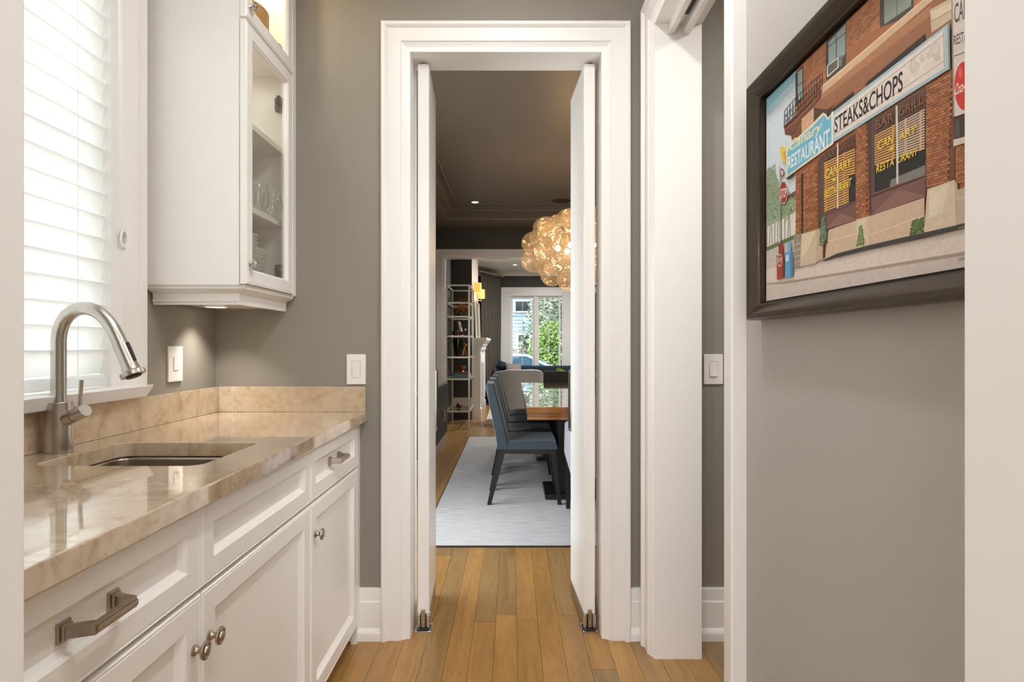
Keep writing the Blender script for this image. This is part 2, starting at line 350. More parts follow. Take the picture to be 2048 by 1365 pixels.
for b in ((-1.27, -.85, 2.531, 8.0, 2.75, 2.875), (2.55, 3.0, 2.531, 8.0, 2.75, 2.875), (-.85, 2.55, 7.39, 8.0, 2.75, 2.875), (-.85, 2.55, 2.531, 3.0, 2.75, 2.875)): box(so, *b)
st(obj('ceiling_soffit', so, darkc), 'dark soffit around the raised dining ceiling')
cr = BM()
prof = [(0, 2.752), (.012, 2.752), (.016, 2.768), (.03, 2.775), (.05, 2.80), (.085, 2.838), (.1, 2.846), (.104, 2.856), (.13, 2.86), (.132, 2.8745), (0, 2.8745)]
sweep(cr, [(-.85, 3.0), (2.55, 3.0), (2.55, 7.39), (-.85, 7.39)], prof, lambda x, y, b: (x, y, b), closed=True)
st(obj('trim_1', cr, darkc), 'dark crown moulding of the raised dining ceiling')
cr = BM()
sweep(cr, [(-.69, 3.16), (2.39, 3.16), (2.39, 7.23), (-.69, 7.23)], [(0, 2.874), (0, 2.866), (.012, 2.862), (.026, 2.866), (.026, 2.874)], lambda x, y, b: (x, y, b), closed=True)
st(obj('trim_2', cr, darkc), 'thin dark ceiling bead inside the crown moulding')
# living room
walls('wall_living_left', darkl, [(-1.1, -.95, 8.15, 11.9, 0, 2.95)], 'dark living room wall behind the metal shelf')
walls('wall_living_far', darkl, [(-1.1, -.2, 13.0, 13.15, 0, 2.95), (2.1, 3.1, 13.0, 13.15, 0, 2.95), (-.2, 2.1, 13.0, 13.15, 2.33, 2.95), (-.2, 2.1, 13.0, 13.15, 0, .6), (-1.1, -.95, 11.9, 13.0, 0, 2.95)], 'dark living room wall around the bay window')
st(bobj('ceiling', (-1.1, 3.1, 8.15, 13.1, 2.8, 2.95), ceilm), 'white living room ceiling')
lc = BM(); sweep(lc, [(-.95, 8.15), (3.0, 8.15), (3.0, 13.0), (-.95, 13.0)], [(0, 2.70), (.02, 2.70), (.03, 2.73), (.09, 2.785), (.1, 2.799), (0, 2.799)], lambda x, y, b: (x, y, b), closed=True)
st(obj('trim_3', lc, white), 'white living room crown moulding')

# ------------------------------------------------------------------ setting: trim
CAS = [(0, 0), (0, .006), (.010, .008), (.022, .014), (.033, .019), (.036, .024), (.088, .024), (.091, .029), (.098, .035), (.109, .035), (.113, .030), (.113, 0)]
BASE = [(0, 0), (0, .030), (.026, .030), (.036, .026), (.046, .017), (.05, .016), (.15, .016), (.156, .012), (.198, .011), (.205, .008), (.205, 0)]
def casing(bm, x0, x1, zt, f, z0=0.0): sweep(bm, [(x0, z0), (x0, zt), (x1, zt), (x1, z0)], CAS, f)
bm = BM(); casing(bm, -.41, .361, 2.364, lambda s, z, b: (s, 2.381-b, z))
casing(bm, -.41, .361, 2.364, lambda s, z, b: (s, 2.531+b, z))
box(bm, -.43, -.41, 2.381, 2.531, 0, 2.384); box(bm, .361, .381, 2.381, 2.531, 0, 2.384); box(bm, -.41, .361, 2.381, 2.531, 2.364, 2.384)
st(obj('trim_4', bm, white, smooth=30), 'white moulded casing around the double swing doors')
bm = BM(); fr = lambda s, z, b: (.542-b, -s, z)
casing(bm, -2.22, -1.477, 2.392, fr)
box(bm, .542, .714, 2.22, 2.24, 0, 2.412); box(bm, .542, .714, 1.457, 1.477, 0, 2.412); box(bm, .542, .714, 1.477, 2.22, 2.392, 2.412)
box(bm, .588, .604, 1.477, 2.219, 2.352, 2.392); box(bm, .650, .668, 1.477, 2.219, 2.352, 2.392)      # pocket door track stops
box(bm, .604, .612, 1.477, 2.219, 2.358, 2.392); box(bm, .642, .650, 1.477, 2.219, 2.358, 2.392)
st(obj('trim_5', bm, white, smooth=30), 'white casing, jamb and slotted head of the pocket door opening')
bm = BM(); box(bm, .614, .640, 1.477, 2.14, 2.384, 2.3915); st(obj('trim_6', bm, black), 'dark pocket door track slot')
def baseboard(name, p0, p1, f, label):
    bm = BM(); A = [bm.verts.new(f(p0, b, z)) for z, b in BASE]; B = [bm.verts.new(f(p1, b, z)) for z, b in BASE]
    for i in range(len(BASE)-1): bm.faces.new([A[i], B[i], B[i+1], A[i+1]])
    bm.faces.new(A); bm.faces.new(B[::-1]); return st(obj(name, bm, white, smooth=30), label)
fb_ = lambda p, b, z: (p, 2.381-b, z)
baseboard('baseboard_back', -.665, -.523, fb_, 'white baseboard between the cabinet and the door casing')
baseboard('baseboard_back_right', .474, .54, fb_, 'white baseboard sliver right of the double doors')
baseboard('baseboard_side_room', .714, 2.2, fb_, 'white stepped baseboard under the dim switch')
baseboard('baseboard_right', .56, 1.364, lambda p, b, z: (.542-b, p, z), 'white baseboard below the painting')
for x, nm, lb in ((-.475, 'trim_7', 'white door jamb at the left edge of the view'), (.422, 'trim_8', 'white door jamb at the right edge of the view')):
    bm = BM(); box(bm, x, x+.02, .40, .552, 0, 2.43)
    if x < 0: box(bm, x-.1, x+.004, .55, .57, 0, 2.43); box(bm, x-.1, x+.004, .41, .43, 0, 2.43)
    else: box(bm, x+.016, x+.1, .55, .568, 0, 2.43); box(bm, x+.016, x+.12, .41, .43, 0, 2.43)
    st(obj(nm, bm, white, bevel=.003), lb)
bm = BM(); casing(bm, -.912, 1.9, 2.364, lambda s, z, b: (s, 8.0-b, z)); casing(bm, -.912, 1.9, 2.364, lambda s, z, b: (s, 8.15+b, z))
box(bm, -.932, -.912, 8.0, 8.15, 0, 2.384); box(bm, 1.9, 1.92, 8.0, 8.15, 0, 2.384); box(bm, -.912, 1.9, 8.0, 8.15, 2.364, 2.384)
st(obj('trim_9', bm, white, smooth=30), 'white casing of the opening between dining and living rooms')

# ------------------------------------------------------------------ swing doors
for i, (x, rz, lb) in enumerate(((-.392, 3.0, 'left white slab swing door standing open into the dining room'), (.298, 3.0, 'right white slab swing door standing open into the dining room'))):
    d = thing('door_%d' % (i+1), lb, 'door', (x, 2.446, 0), math.radians(rz)); d['kind'] = 'structure'
    s = 1 if i == 0 else -1                                # inner face direction
    xi = .048 if i == 0 else 0
    bobj('leaf', (0, .048, 0, .366, .064, 2.352), white, d, bevel=.007, seg=3)
    bobj('bottom_rail', (-.001, .049, .028, .34, .012, .063), steel, d)
    pv = BM(); box(pv, .016, .032, -.012, .02, .016, .086); ball(pv, (.024, -.0125, .036), .004, 8); obj('pivot_block', pv, steel, d, bevel=.002)
    jw = BM(); box(jw, -.002, .012, -.006, .03, .012, .066); box(jw, .036, .050, -.006, .03, .012, .066); obj('pivot_jaw', jw, chrome, d, bevel=.003)
    bobj('pivot_gasket', (.004, .044, -.016, .03, .004, .014), black, d, bevel=.003)
    fp = BM(); box(fp, -.010, .058, -.026, .05, .0005, .0055)
    for sx in (-.004, .052):
        for sy in (-.02, .044): ball(fp, (sx, sy, .0055), .0035, 8)
    obj('floor_plate', fp, chrome, d, bevel=.0015)
    tp = BM(); lathe(tp, [(.016, 2.352), (.016, 2.3635)], 16, Matrix.Translation((.024, .03, 0))); obj('top_pivot', tp, steel, d)
    pp = BM()
    xa, xb = sorted((xi, xi+s*.006)); box(pp, xa, xb, .325, .366, .775, 1.065); obj('push_plate', pp, chrome, d, bevel=.0015)
    xa, xb = sorted((xi, xi+s*.009)); bobj('edge_pull', (xa, xb, .362, .385, .775, 1.065), dkmetal, d, bevel=.002)
    sc_ = BM()
    for z in (.785, 1.055): ball(sc_, (xi+s*.006, .345, z), .004, 8)
    obj('plate_screw', sc_, pewter, d)

# ------------------------------------------------------------------ pantry window and blind
win = thing('window_1', 'white framed sink window on the left wall with a pale sill', 'window', (-1.196, 1.2, 1.02)); win['kind'] = 'structure'
def wl(bm_fn): return bm_fn
bm = BM(); fl_ = lambda s, z, b: (b, s-1.2, z-1.02)
sweep(bm, [(.665, 1.058), (.665, 2.35), (1.748, 2.35), (1.748, 1.058)], [(0, 0), (0, .008), (.014, .012), (.024, .018), (.028, .024), (.1, .024), (.104, .03), (.112, .033), (.134, .033), (.14, .026), (.14, 0)], fl_)
obj('casing', bm, white, win, smooth=30)
bm = BM(); sweep(bm, [(.665, 1.04), (.665, 2.355), (1.748, 2.355), (1.748, 1.04)], [(0, 0), (0, -.15), (.012, -.15), (.012, 0)], fl_); obj('reveal', bm, white, win)
bm = BM(); hexa(bm, [(-.15, -.62, 0), (.05, -.62, 0), (.05, .652, 0), (-.15, .652, 0)], [(-.15, -.62, .038), (.066, -.62, .038), (.066, .668, .038), (-.15, .668, .038)]); obj('sill', bm, white, win, bevel=.005, seg=3)
fm = BM()
for y0, y1 in ((-.535, -.48), (-.03, .03), (.493, .548)): box(fm, -.135, -.095, y0, y1, .04, 1.335)
for z0, z1 in ((.038, .10), (1.28, 1.335), (.66, .70)): box(fm, -.133, -.097, -.53, .543, z0, z1)
obj('sash', fm, white, win, bevel=.003)
mu = BM()
for y in (-.26, .26): box(mu, -.122, -.108, y-.009, y+.009, .09, 1.29)
for z in (.38, .98): box(mu, -.122, -.108, -.5, .51, z-.009, z+.009)
obj('muntin', mu, white, win)
bobj('glass_pane', (-.118, -.114, -.49, .5, .06, 1.3), glass, win)
bl = thing('window_blind', 'white horizontal slat blind hanging closed over the sink window', 'blind', (-1.208, 1.2, 1.06))
bm = BM(); box(bm, -.0018, .0018, -.51, .546, -.036, .036); sl0 = obj('slat', bm, [slatm, white], bl)
for p in sl0.data.polygons: p.material_index = 1 if abs(p.normal.z) > .9 else 0
for k in range(18):
    o = sl0 if k == 0 else sl0.copy()
    if k: C.objects.link(o)
    o.location = (-.006, 0, .075+k*.0655); o.rotation_euler = (0, math.radians(13), 0)
bm = BM(); box(bm, -.024, .018, -.51, .535, .004, .036); obj('bottom_rail', bm, slatm, bl, bevel=.006, seg=3)
bm = BM(); box(bm, -.03, .02, -.53, .54, 1.255, 1.29); obj('head_rail', bm, white, bl)
bm = BM()
for y in (-.4, 0, .42):
    for x in (-.026, .016): tube(bm, [(x, y, .03), (x, y, 1.26)], .0009, 5)
obj('ladder_cord', bm, white, bl)
bm = BM(); rr = []
pl = [(math.cos(a)*.010, math.sin(a)*.022) for a in [2*PI*k/24 for k in range(24)]]
sweep(bm, pl, [(0, 0), (0, .006), (-.004, .007), (-.004, 0)], lambda s, z, b: (b, s, z), closed=True)
cl = thing('cord_cleat', 'small white oval cord cleat on the window casing', 'cleat', (-1.172, 1.776, 1.184+212*1.776/1180))
obj('cleat_ring', bm, white, cl, smooth=50); bm = BM(); box(bm, 0, .004, -.0016, .0016, -.014, .014); obj('cleat_pin', bm, pewter, cl)

# ------------------------------------------------------------------ base cabinets
def pull(par, name, c):                     # local: x along, -y out of the front
    bm = BM(); x0, y0, z0 = c
    for s in (-1, 1):
        box(bm, x0+s*.051-.012, x0+s*.051+.012, y0-.005, y0, z0-.0145, z0+.0145)
        box(bm, x0+s*.051-.009, x0+s*.051+.009, y0-.010, y0-.005, z0-.011, z0+.011)
        f = lambda u, v, t: (x0+s*u, y0-v, z0+t)
        prism(bm, [(.058, .009), (.044, .009), (.034, .034), (.042, .043), (.046, .043)], f, -.0085, .0085)
    box(bm, x0-.044, x0+.044, y0-.044, y0-.034, z0-.0075, z0+.0075); box(bm, x0-.044, x0+.044, y0-.0465, y0-.044, z0-.0045, z0+.0045)
    return obj(name, bm, pewter, par, bevel=.001)
KN = [(0, 0), (.0105, 0), (.0105, .003), (.0085, .005), (.0058, .008), (.0055, .014), (.009, .018), (.0165, .020), (.0178, .0225), (.0172, .025), (.0135, .0265), (.0125, .0255), (.0095, .0258), (.0085, .028), (.0035, .029), (0, .0285)]
def knob(par, name, c, s=1.0, m=None):
    bm = BM(); lathe(bm, [(r*s, z*s) for r, z in KN], 24, Matrix.Translation(c) @ Matrix.Rotation(PI/2, 4, 'X')); return obj(name, bm, m or pewter, par, smooth=40)
PR = [(0, -.02), (0, .004), (.003, .0065), (.0035, .005), (.006, .004), (.0085, .006), (.052, .006), (.056, .003), (.058, -.001), (.063, -.004), (.068, -.008)]
PRD = [(0, -.02), (0, .004), (.003, .0065), (.0035, .005), (.006, .004), (.0085, .006), (.046, .006), (.05, .003), (.052, -.001), (.056, -.004), (.06, -.007)]
def front(par, name, x, z, w_, h, pr):
    bm = BM(); rings(bm, w_, h, pr); return obj(name, bm, cab, par, loc=(x, 0, z))
def base_cabinet(y0, y1, label, has_pull, knobs, two=False):
    t = thing('base_cabinet', label, 'cabinet', (-.615, y0, 0), PI/2, 'white base cabinets under the stone counter')
    W = y1-y0; g = .0015
    bm = BM()
    for b in ((0, .018, .022, .56, .075, .874), (W-.018, W, .022, .56, .075, .874), (.018, W-.018, .54, .56, .075, .874), (.018, W-.018, .022, .54, .075, .093), (.018, W-.018, .022, .04, .69, .874), (0, W, .10, .56, .001, .075)): box(bm, *b)
    obj('body', bm, cab, t)
    bobj('toe_board', (0, W, .085, .1, .001, .074), ebony, t)
    dr = front(t, 'drawer_front', g, .706, W-2*g, .164, PRD)
    if has_pull: pull(dr, 'pull', (W/2-g, -.0075+.0145, .082))
    n = 2 if two else 1
    for k in range(n):
        w1 = W/n; dd = front(t, 'door', k*w1+g, .079, w1-2*g, .618, PR)
        for q, (kk, off) in enumerate(knobs):
            if kk == k: knob(dd, 'knob', (off, -.006, .52))
    return t
base_cabinet(.575, 1.157, 'white base cabinet with a bar pull on its drawer, nearest left foreground jamb', True, [(0, .552)])
base_cabinet(1.157, 1.786, 'white sink cabinet with a plain false drawer front and one door knob', False, [(0, .028)])
base_cabinet(1.786, 2.33, 'white base cabinet with small drawer pull, beside grey end wall', True, [(0, .036)])
bm = BM(); box(bm, -.637, -.613, 2.331, 2.3805, .0, .874); tag(obj('filler_strip', bm, cab), 'narrow white filler strip between base cabinet and grey end wall', 'filler')

# ------------------------------------------------------------------ counter, sink, faucet
ct = thing('countertop', 'polished beige stone countertop with brown veining and sink cutout', 'countertop', (-.9, 1.5, .875))
bm = BM()
def loop(pts): 
    vs = [bm.verts.new((x+.9, y-1.5, .04)) for x, y in pts]; return [bm.edges.new((vs[i], vs[(i+1) % len(vs)])) for i in range(len(vs))]
def rrect(x0, x1, y0, y1, r, n=6):
    o = []
    for cx, cy, a in ((x1-r, y0+r, -90), (x1-r, y1-r, 0), (x0+r, y1-r, 90), (x0+r, y0+r, 180)):
        for k in range(n+1): t = math.radians(a+90*k/n); o.append((cx+r*math.cos(t), cy+r*math.sin(t)))
    return o
SX0, SX1, SY0, SY1 = -1.075, -.697, 1.312, 1.628
E_ = loop([(-1.195, .572), (-.583, .572), (-.583, 2.380), (-1.195, 2.380)])+loop(rrect(SX0, SX1, SY0, SY1, .035))
bmesh.ops.triangle_fill(bm, use_beauty=True, edges=E_)
bmesh.ops.recalc_face_normals(bm, faces=bm.faces)
for f in bm.faces:
    if f.normal.z < 0: f.normal_flip()
ex = bmesh.ops.extrude_face_region(bm, geom=list(bm.faces)); bmesh.ops.translate(bm, vec=(0, 0, -.04), verts=[v for v in ex['geom'] if isinstance(v, bmesh.types.BMVert)])
obj('slab', bm, stone, ct, bevel=.004, seg=2)
bobj('backsplash', (-.296, -.276, -.928, .880, .0401, .1415), stone, ct, bevel=.002); bobj('backsplash', (-.2755, .312, .860, .880, .0401, .1415), stone, ct, bevel=.002)
sk = thing('sink', 'brushed steel undermount bar sink set into stone counter', 'sink', ((SX0+SX1)/2, (SY0+SY1)/2, .70))
bm = BM(); lv = []
for off, z in ((-.004, .1745), (-.003, .165), (.002, .08), (.006, .012), (.016, .001), (.03, -.002)):
    lv.append([bm.verts.new((x-(SX0+SX1)/2, y-(SY0+SY1)/2, z)) for x, y in rrect(SX0+off, SX1-off, SY0+off, SY1-off, .035-off*.2)])
for a, b in zip(lv, lv[1:]):
    for k in range(len(a)): j = (k+1) % len(a); bm.faces.new([a[k], a[j], b[j], b[k]])
bm.faces.new(lv[-1]); o = obj('basin', bm, steel, sk, smooth=60); 
md = o.modifiers.new('thickness', 'SOLIDIFY'); md.thickness = .0015; md.offset = 1
bm = BM(); lathe(bm, [(0, -.0015), (.04, -.0015), (.043, .002), (.03, .0015), (0, .001)], 24); obj('drain', bm, chrome, sk, smooth=40)
fa = thing('faucet', 'brushed steel pull-down gooseneck faucet beside window sill', 'faucet', (-1.136, 1.478, .915))
bm = BM(); lathe(bm, [(0, .0005), (.0305, .0005), (.031, .002), (.031, .124), (.0295, .126), (0, .126)], 32); obj('base', bm, nickel, fa, smooth=40)
path = [(0, .12), (0, .20), (0, .28), (.003, .303), (.010, .324), (.022, .342), (.038, .354), (.057, .360), (.076, .3595), (.094, .353), (.110, .342), (.125, .326), (.137, .308), (.147, .288), (.153, .274)]
bm = BM(); tube(bm, [(x, 0, z) for x, z in path], .0168, 24); obj('spout', bm, nickel, fa, smooth=50)
bm = BM(); dv = Vector((.034, 0, -.079)).normalized(); p0 = Vector((.1525, 0, .275))
tube(bm, [p0, p0+dv*.004, p0+dv*.06, p0+dv*.076, p0+dv*.080, p0+dv*.0805, p0+dv*.090, p0+dv*.091], [.0172, .0178, .0185, .021, .0285, .029, .029, .024], 24)
sh = obj('spray_head', bm, nickel, fa, smooth=40)
bm = BM(); tube(bm, [p0+dv*.0905, p0+dv*.095], [.019, .016], 20); obj('nozzle', bm, black, sh, smooth=40)
bm = BM(); sd = Vector((dv.z*-1, 0, dv.x)); q = [p0+dv*t+sd*.0165 for t in (.008, .03, .058)]
tube(bm, q, [.0055, .006, .0055], 10); obj('spray_button', bm, black, sh, smooth=40)
bm = BM(); a0, a1 = Vector((.026, -.008, .083)), Vector((.084, -.022, .108)); dd = (a1-a0)
tube(bm, [a0, a0+dd*.38], .0165, 20); tube(bm, [a0+dd*.41, a0+dd*.97, a1], [.0165, .0165, .0155], 20); hd = obj('handle', bm, nickel, fa, smooth=40)
bm = BM(); tube(bm, [a0+dd*.375, a0+dd*.415], .0155, 20); obj('handle_ring', bm, black, hd)
bm = BM(); tube(bm, [(.066, -.018, .112), (.070, -.020, .15), (.0725, -.021, .182)], [.0042, .0046, .0052], 12); obj('lever', bm, nickel, hd, smooth=40)

# ------------------------------------------------------------------ switches
def switch(name, label, loc, rz, m=plastic, w_=.077, h=.121, ro=(.033, .066), tilt=4):
    t = thing(name, label, 'switch', loc, rz)
    bm = BM(); box(bm, -w_/2, w_/2, -.007, -.0005, -h/2, h/2); obj('wall_plate', bm, m, t, bevel=.002, seg=3)
    bm = BM(); box(bm, -ro[0]/2, ro[0]/2, -.0095, -.006, -ro[1]/2, ro[1]/2); obj('rocker', bm, m, t, bevel=.0012).rotation_euler = (math.radians(tilt), 0, 0)
    bm = BM(); a = [( -ro[0]/2-.0012, -ro[1]/2-.0012), (ro[0]/2+.0012, -ro[1]/2-.0012), (ro[0]/2+.0012, ro[1]/2+.0012), (-ro[0]/2-.0012, ro[1]/2+.0012)]
    sweep(bm, a, [(0, .0071), (.0011, .0071)], lambda x, z, b: (x, -b, z), closed=True); obj('rocker_gap', bm, MATS['dark_joint'] if 0 else pillf, t)
    return t
switch('light_switch', 'white rocker switch on grey end wall above stone backsplash', (-.6275, 2.381, 1.085), 0)
switch('light_switch', 'white square rocker switch on window wall under the wall cabinet', (-1.196, 2.088, 1.116), PI/2, w_=.088, h=.125, ro=(.032, .045), tilt=1)
switch('light_switch', 'dim white rocker switch on the side room wall beyond the pocket door', (.811, 2.381, 1.085), 0, tilt=-5, ro=(.03, .06))

# ------------------------------------------------------------------ upper cabinet
uc = thing('wall_cabinet', 'tall white glass door wall cabinet in the corner above counter', 'cabinet', (-.869, 1.92, 1.38), PI/2)
# local x = depth along the wall (0..0.461), +y = towards the window wall, z up from 1.38
bm = BM(); box(bm, 0, .018, .021, .326, 0, 1.36); box(bm, .418, .4605, .021, .326, 0, 1.36); box(bm, .018, .418, .021, .326, 0, .018); box(bm, .018, .418, .31, .326, .018, 1.36); box(bm, .018, .418, .021, .31, .868, .888); box(bm, .418, .4605, .003, .021, 0, 1.36)
obj('body', bm, cab, uc)
for z in (.285, .575): bobj('shelf', (.0185, .4175, .034, .309, z-.02, z), cab, uc)
GD = [(0, -.018), (0, 0), (.003, .0025), (.0035, .001), (.006, .0), (.008, .002), (.046, .002), (.048, -.002), (.052, -.004), (.055, -.010), (.055, -.0175)]
for z0, h, lb in ((.003, .866, None), (.877, .482, None)):
    bm = BM(); rings(bm, .41, h, GD, cap=False); dr = obj('door', bm, cab, uc, loc=(.004, .0, z0))
    bm = BM(); box(bm, .05, .36, .010, .013, .05, h-.05); obj('glass_pane', bm, cabglass, dr)
    knob(dr, 'knob', (.028, 0, .07 if z0 < .1 else .045), .92, chrome)
    for zz in ((.09, .745) if z0 < .1 else (.07, .41)):
        bm = BM(); box(bm, .353, .398, .030, .048, zz-.008, zz+.008); box(bm, .33, .372, .019, .032, zz-.010, zz+.010); box(bm, .390, .4115, .03, .062, zz-.026, zz+.026); obj('hinge', bm, dkmetal, dr, bevel=.002)
bm = BM()
RAIL = [(0, 0), (.006, -.006), (.007, -.012), (.014, -.018), (.026, -.022), (.030, -.026), (.034, -.026), (.036, -.063), (.050, -.063), (.050, 0)]
sweep(bm, [(.0, .321), (.0, .0), (.442, .0)][::-1], [(-a, b) for a, b in RAIL], lambda x, y, b: (x, y, b)); obj('light_rail', bm, cab, uc, smooth=30)
bobj('bottom_panel', (.03, .46, .04, .321, -.052, -.046), cab, uc)
pk = thing('puck_light', 'round recessed puck light glowing under the wall cabinet', 'light', (-1.103, 2.198, 1.3275))
bm = BM(); lathe(bm, [(.036, 0), (.036, -.004), (.044, -.005), (.046, 0)], 24); obj('trim_ring', bm, white, pk, smooth=40)
bm = BM(); lathe(bm, [(0, -.002), (.0355, -.002), (.0355, 0), (0, 0)], 24); obj('lens', bm, glow, pk)
# crockery behind the glass
def plate_bm(r, h):
    bm = BM(); lathe(bm, [(0, .0), (r*.55, .0), (r*.6, .003), (r*.97, h), (r, h+.002), (r*.98, h+.003), (r*.6, .006), (0, .005)], 32); return bm
p0_ = obj('plate', plate_bm(.128, .018), china, smooth=50); p0_.location = (-1.03, 2.14, 1.3985)
tag(p0_, 'white dinner plate in stack behind cabinet glass, the bottom one', 'plate', 'stack of white plates')
ORD = ['second', 'third', 'fourth', 'fifth', 'sixth', 'seventh', 'eighth', 'ninth']
z = 1.3985
for k in range(12):
    z += .0142; big = k < 8
    if k == 8: s0 = obj('plate', plate_bm(.104, .016), china, smooth=50); o = s0
    else: o = (p0_ if big else s0).copy(); C.objects.link(o)
    o.location = (-1.03+R.uniform(-.004, .004), 2.14+R.uniform(-.004, .004), z)
    tag(o, ('white dinner plate in cabinet stack, %s from the bottom' % ORD[k]) if big else 'white side plate on top of plate stack, %s' % ('lowest of four', 'second of four', 'third of four', 'topmost')[k-8], 'plate', 'stack of white plates')
for (x, y, lb) in ((-.925, 2.15, 'clear stemless glass on middle shelf, nearer the cabinet knob side'), (-.918, 2.262, 'clear stemless glass on middle shelf, nearer the hinges'), (-1.02, 2.27, 'clear stemless glass at the back of the middle shelf')):
    bm = BM(); lathe(bm, [(0, 0), (.026, 0), (.036, .02), (.041, .045), (.038, .08), (.033, .108), (.0322, .108), (.037, .08), (.0395, .045), (.034, .021), (.024, .004), (0, .004)], 24)
    g = obj('drinking_glass', bm, clearg, smooth=50); g.location = (x, y, 1.9555-.0002-.0003 if 0 else 1.6652); g['group'] = 'stemless glasses'
    bm = None; g.location.z = 1.9552 if False else 1.6652; tag(g, lb, 'glass', 'stemless glasses')
for k in range(7):
    bm = BM(); r = .115; lathe(bm, [(0, 0), (r*.5, 0), (r*.56, .003), (r, .026), (r*.985, .029), (r*.55, .006), (0, .005)], 32)
    o = obj('yellow_bowl', bm, yellowc, smooth=50); o.location = (-1.0, 2.13, 2.2685+k*.016)
    tag(o, 'yellow bowl stacked behind upper cabinet glass, %s' % ('lowest', 'second from bottom', 'third from bottom', 'fourth from bottom', 'fifth from bottom', 'second from top', 'topmost')[k], 'bowl', 'stack of yellow bowls')
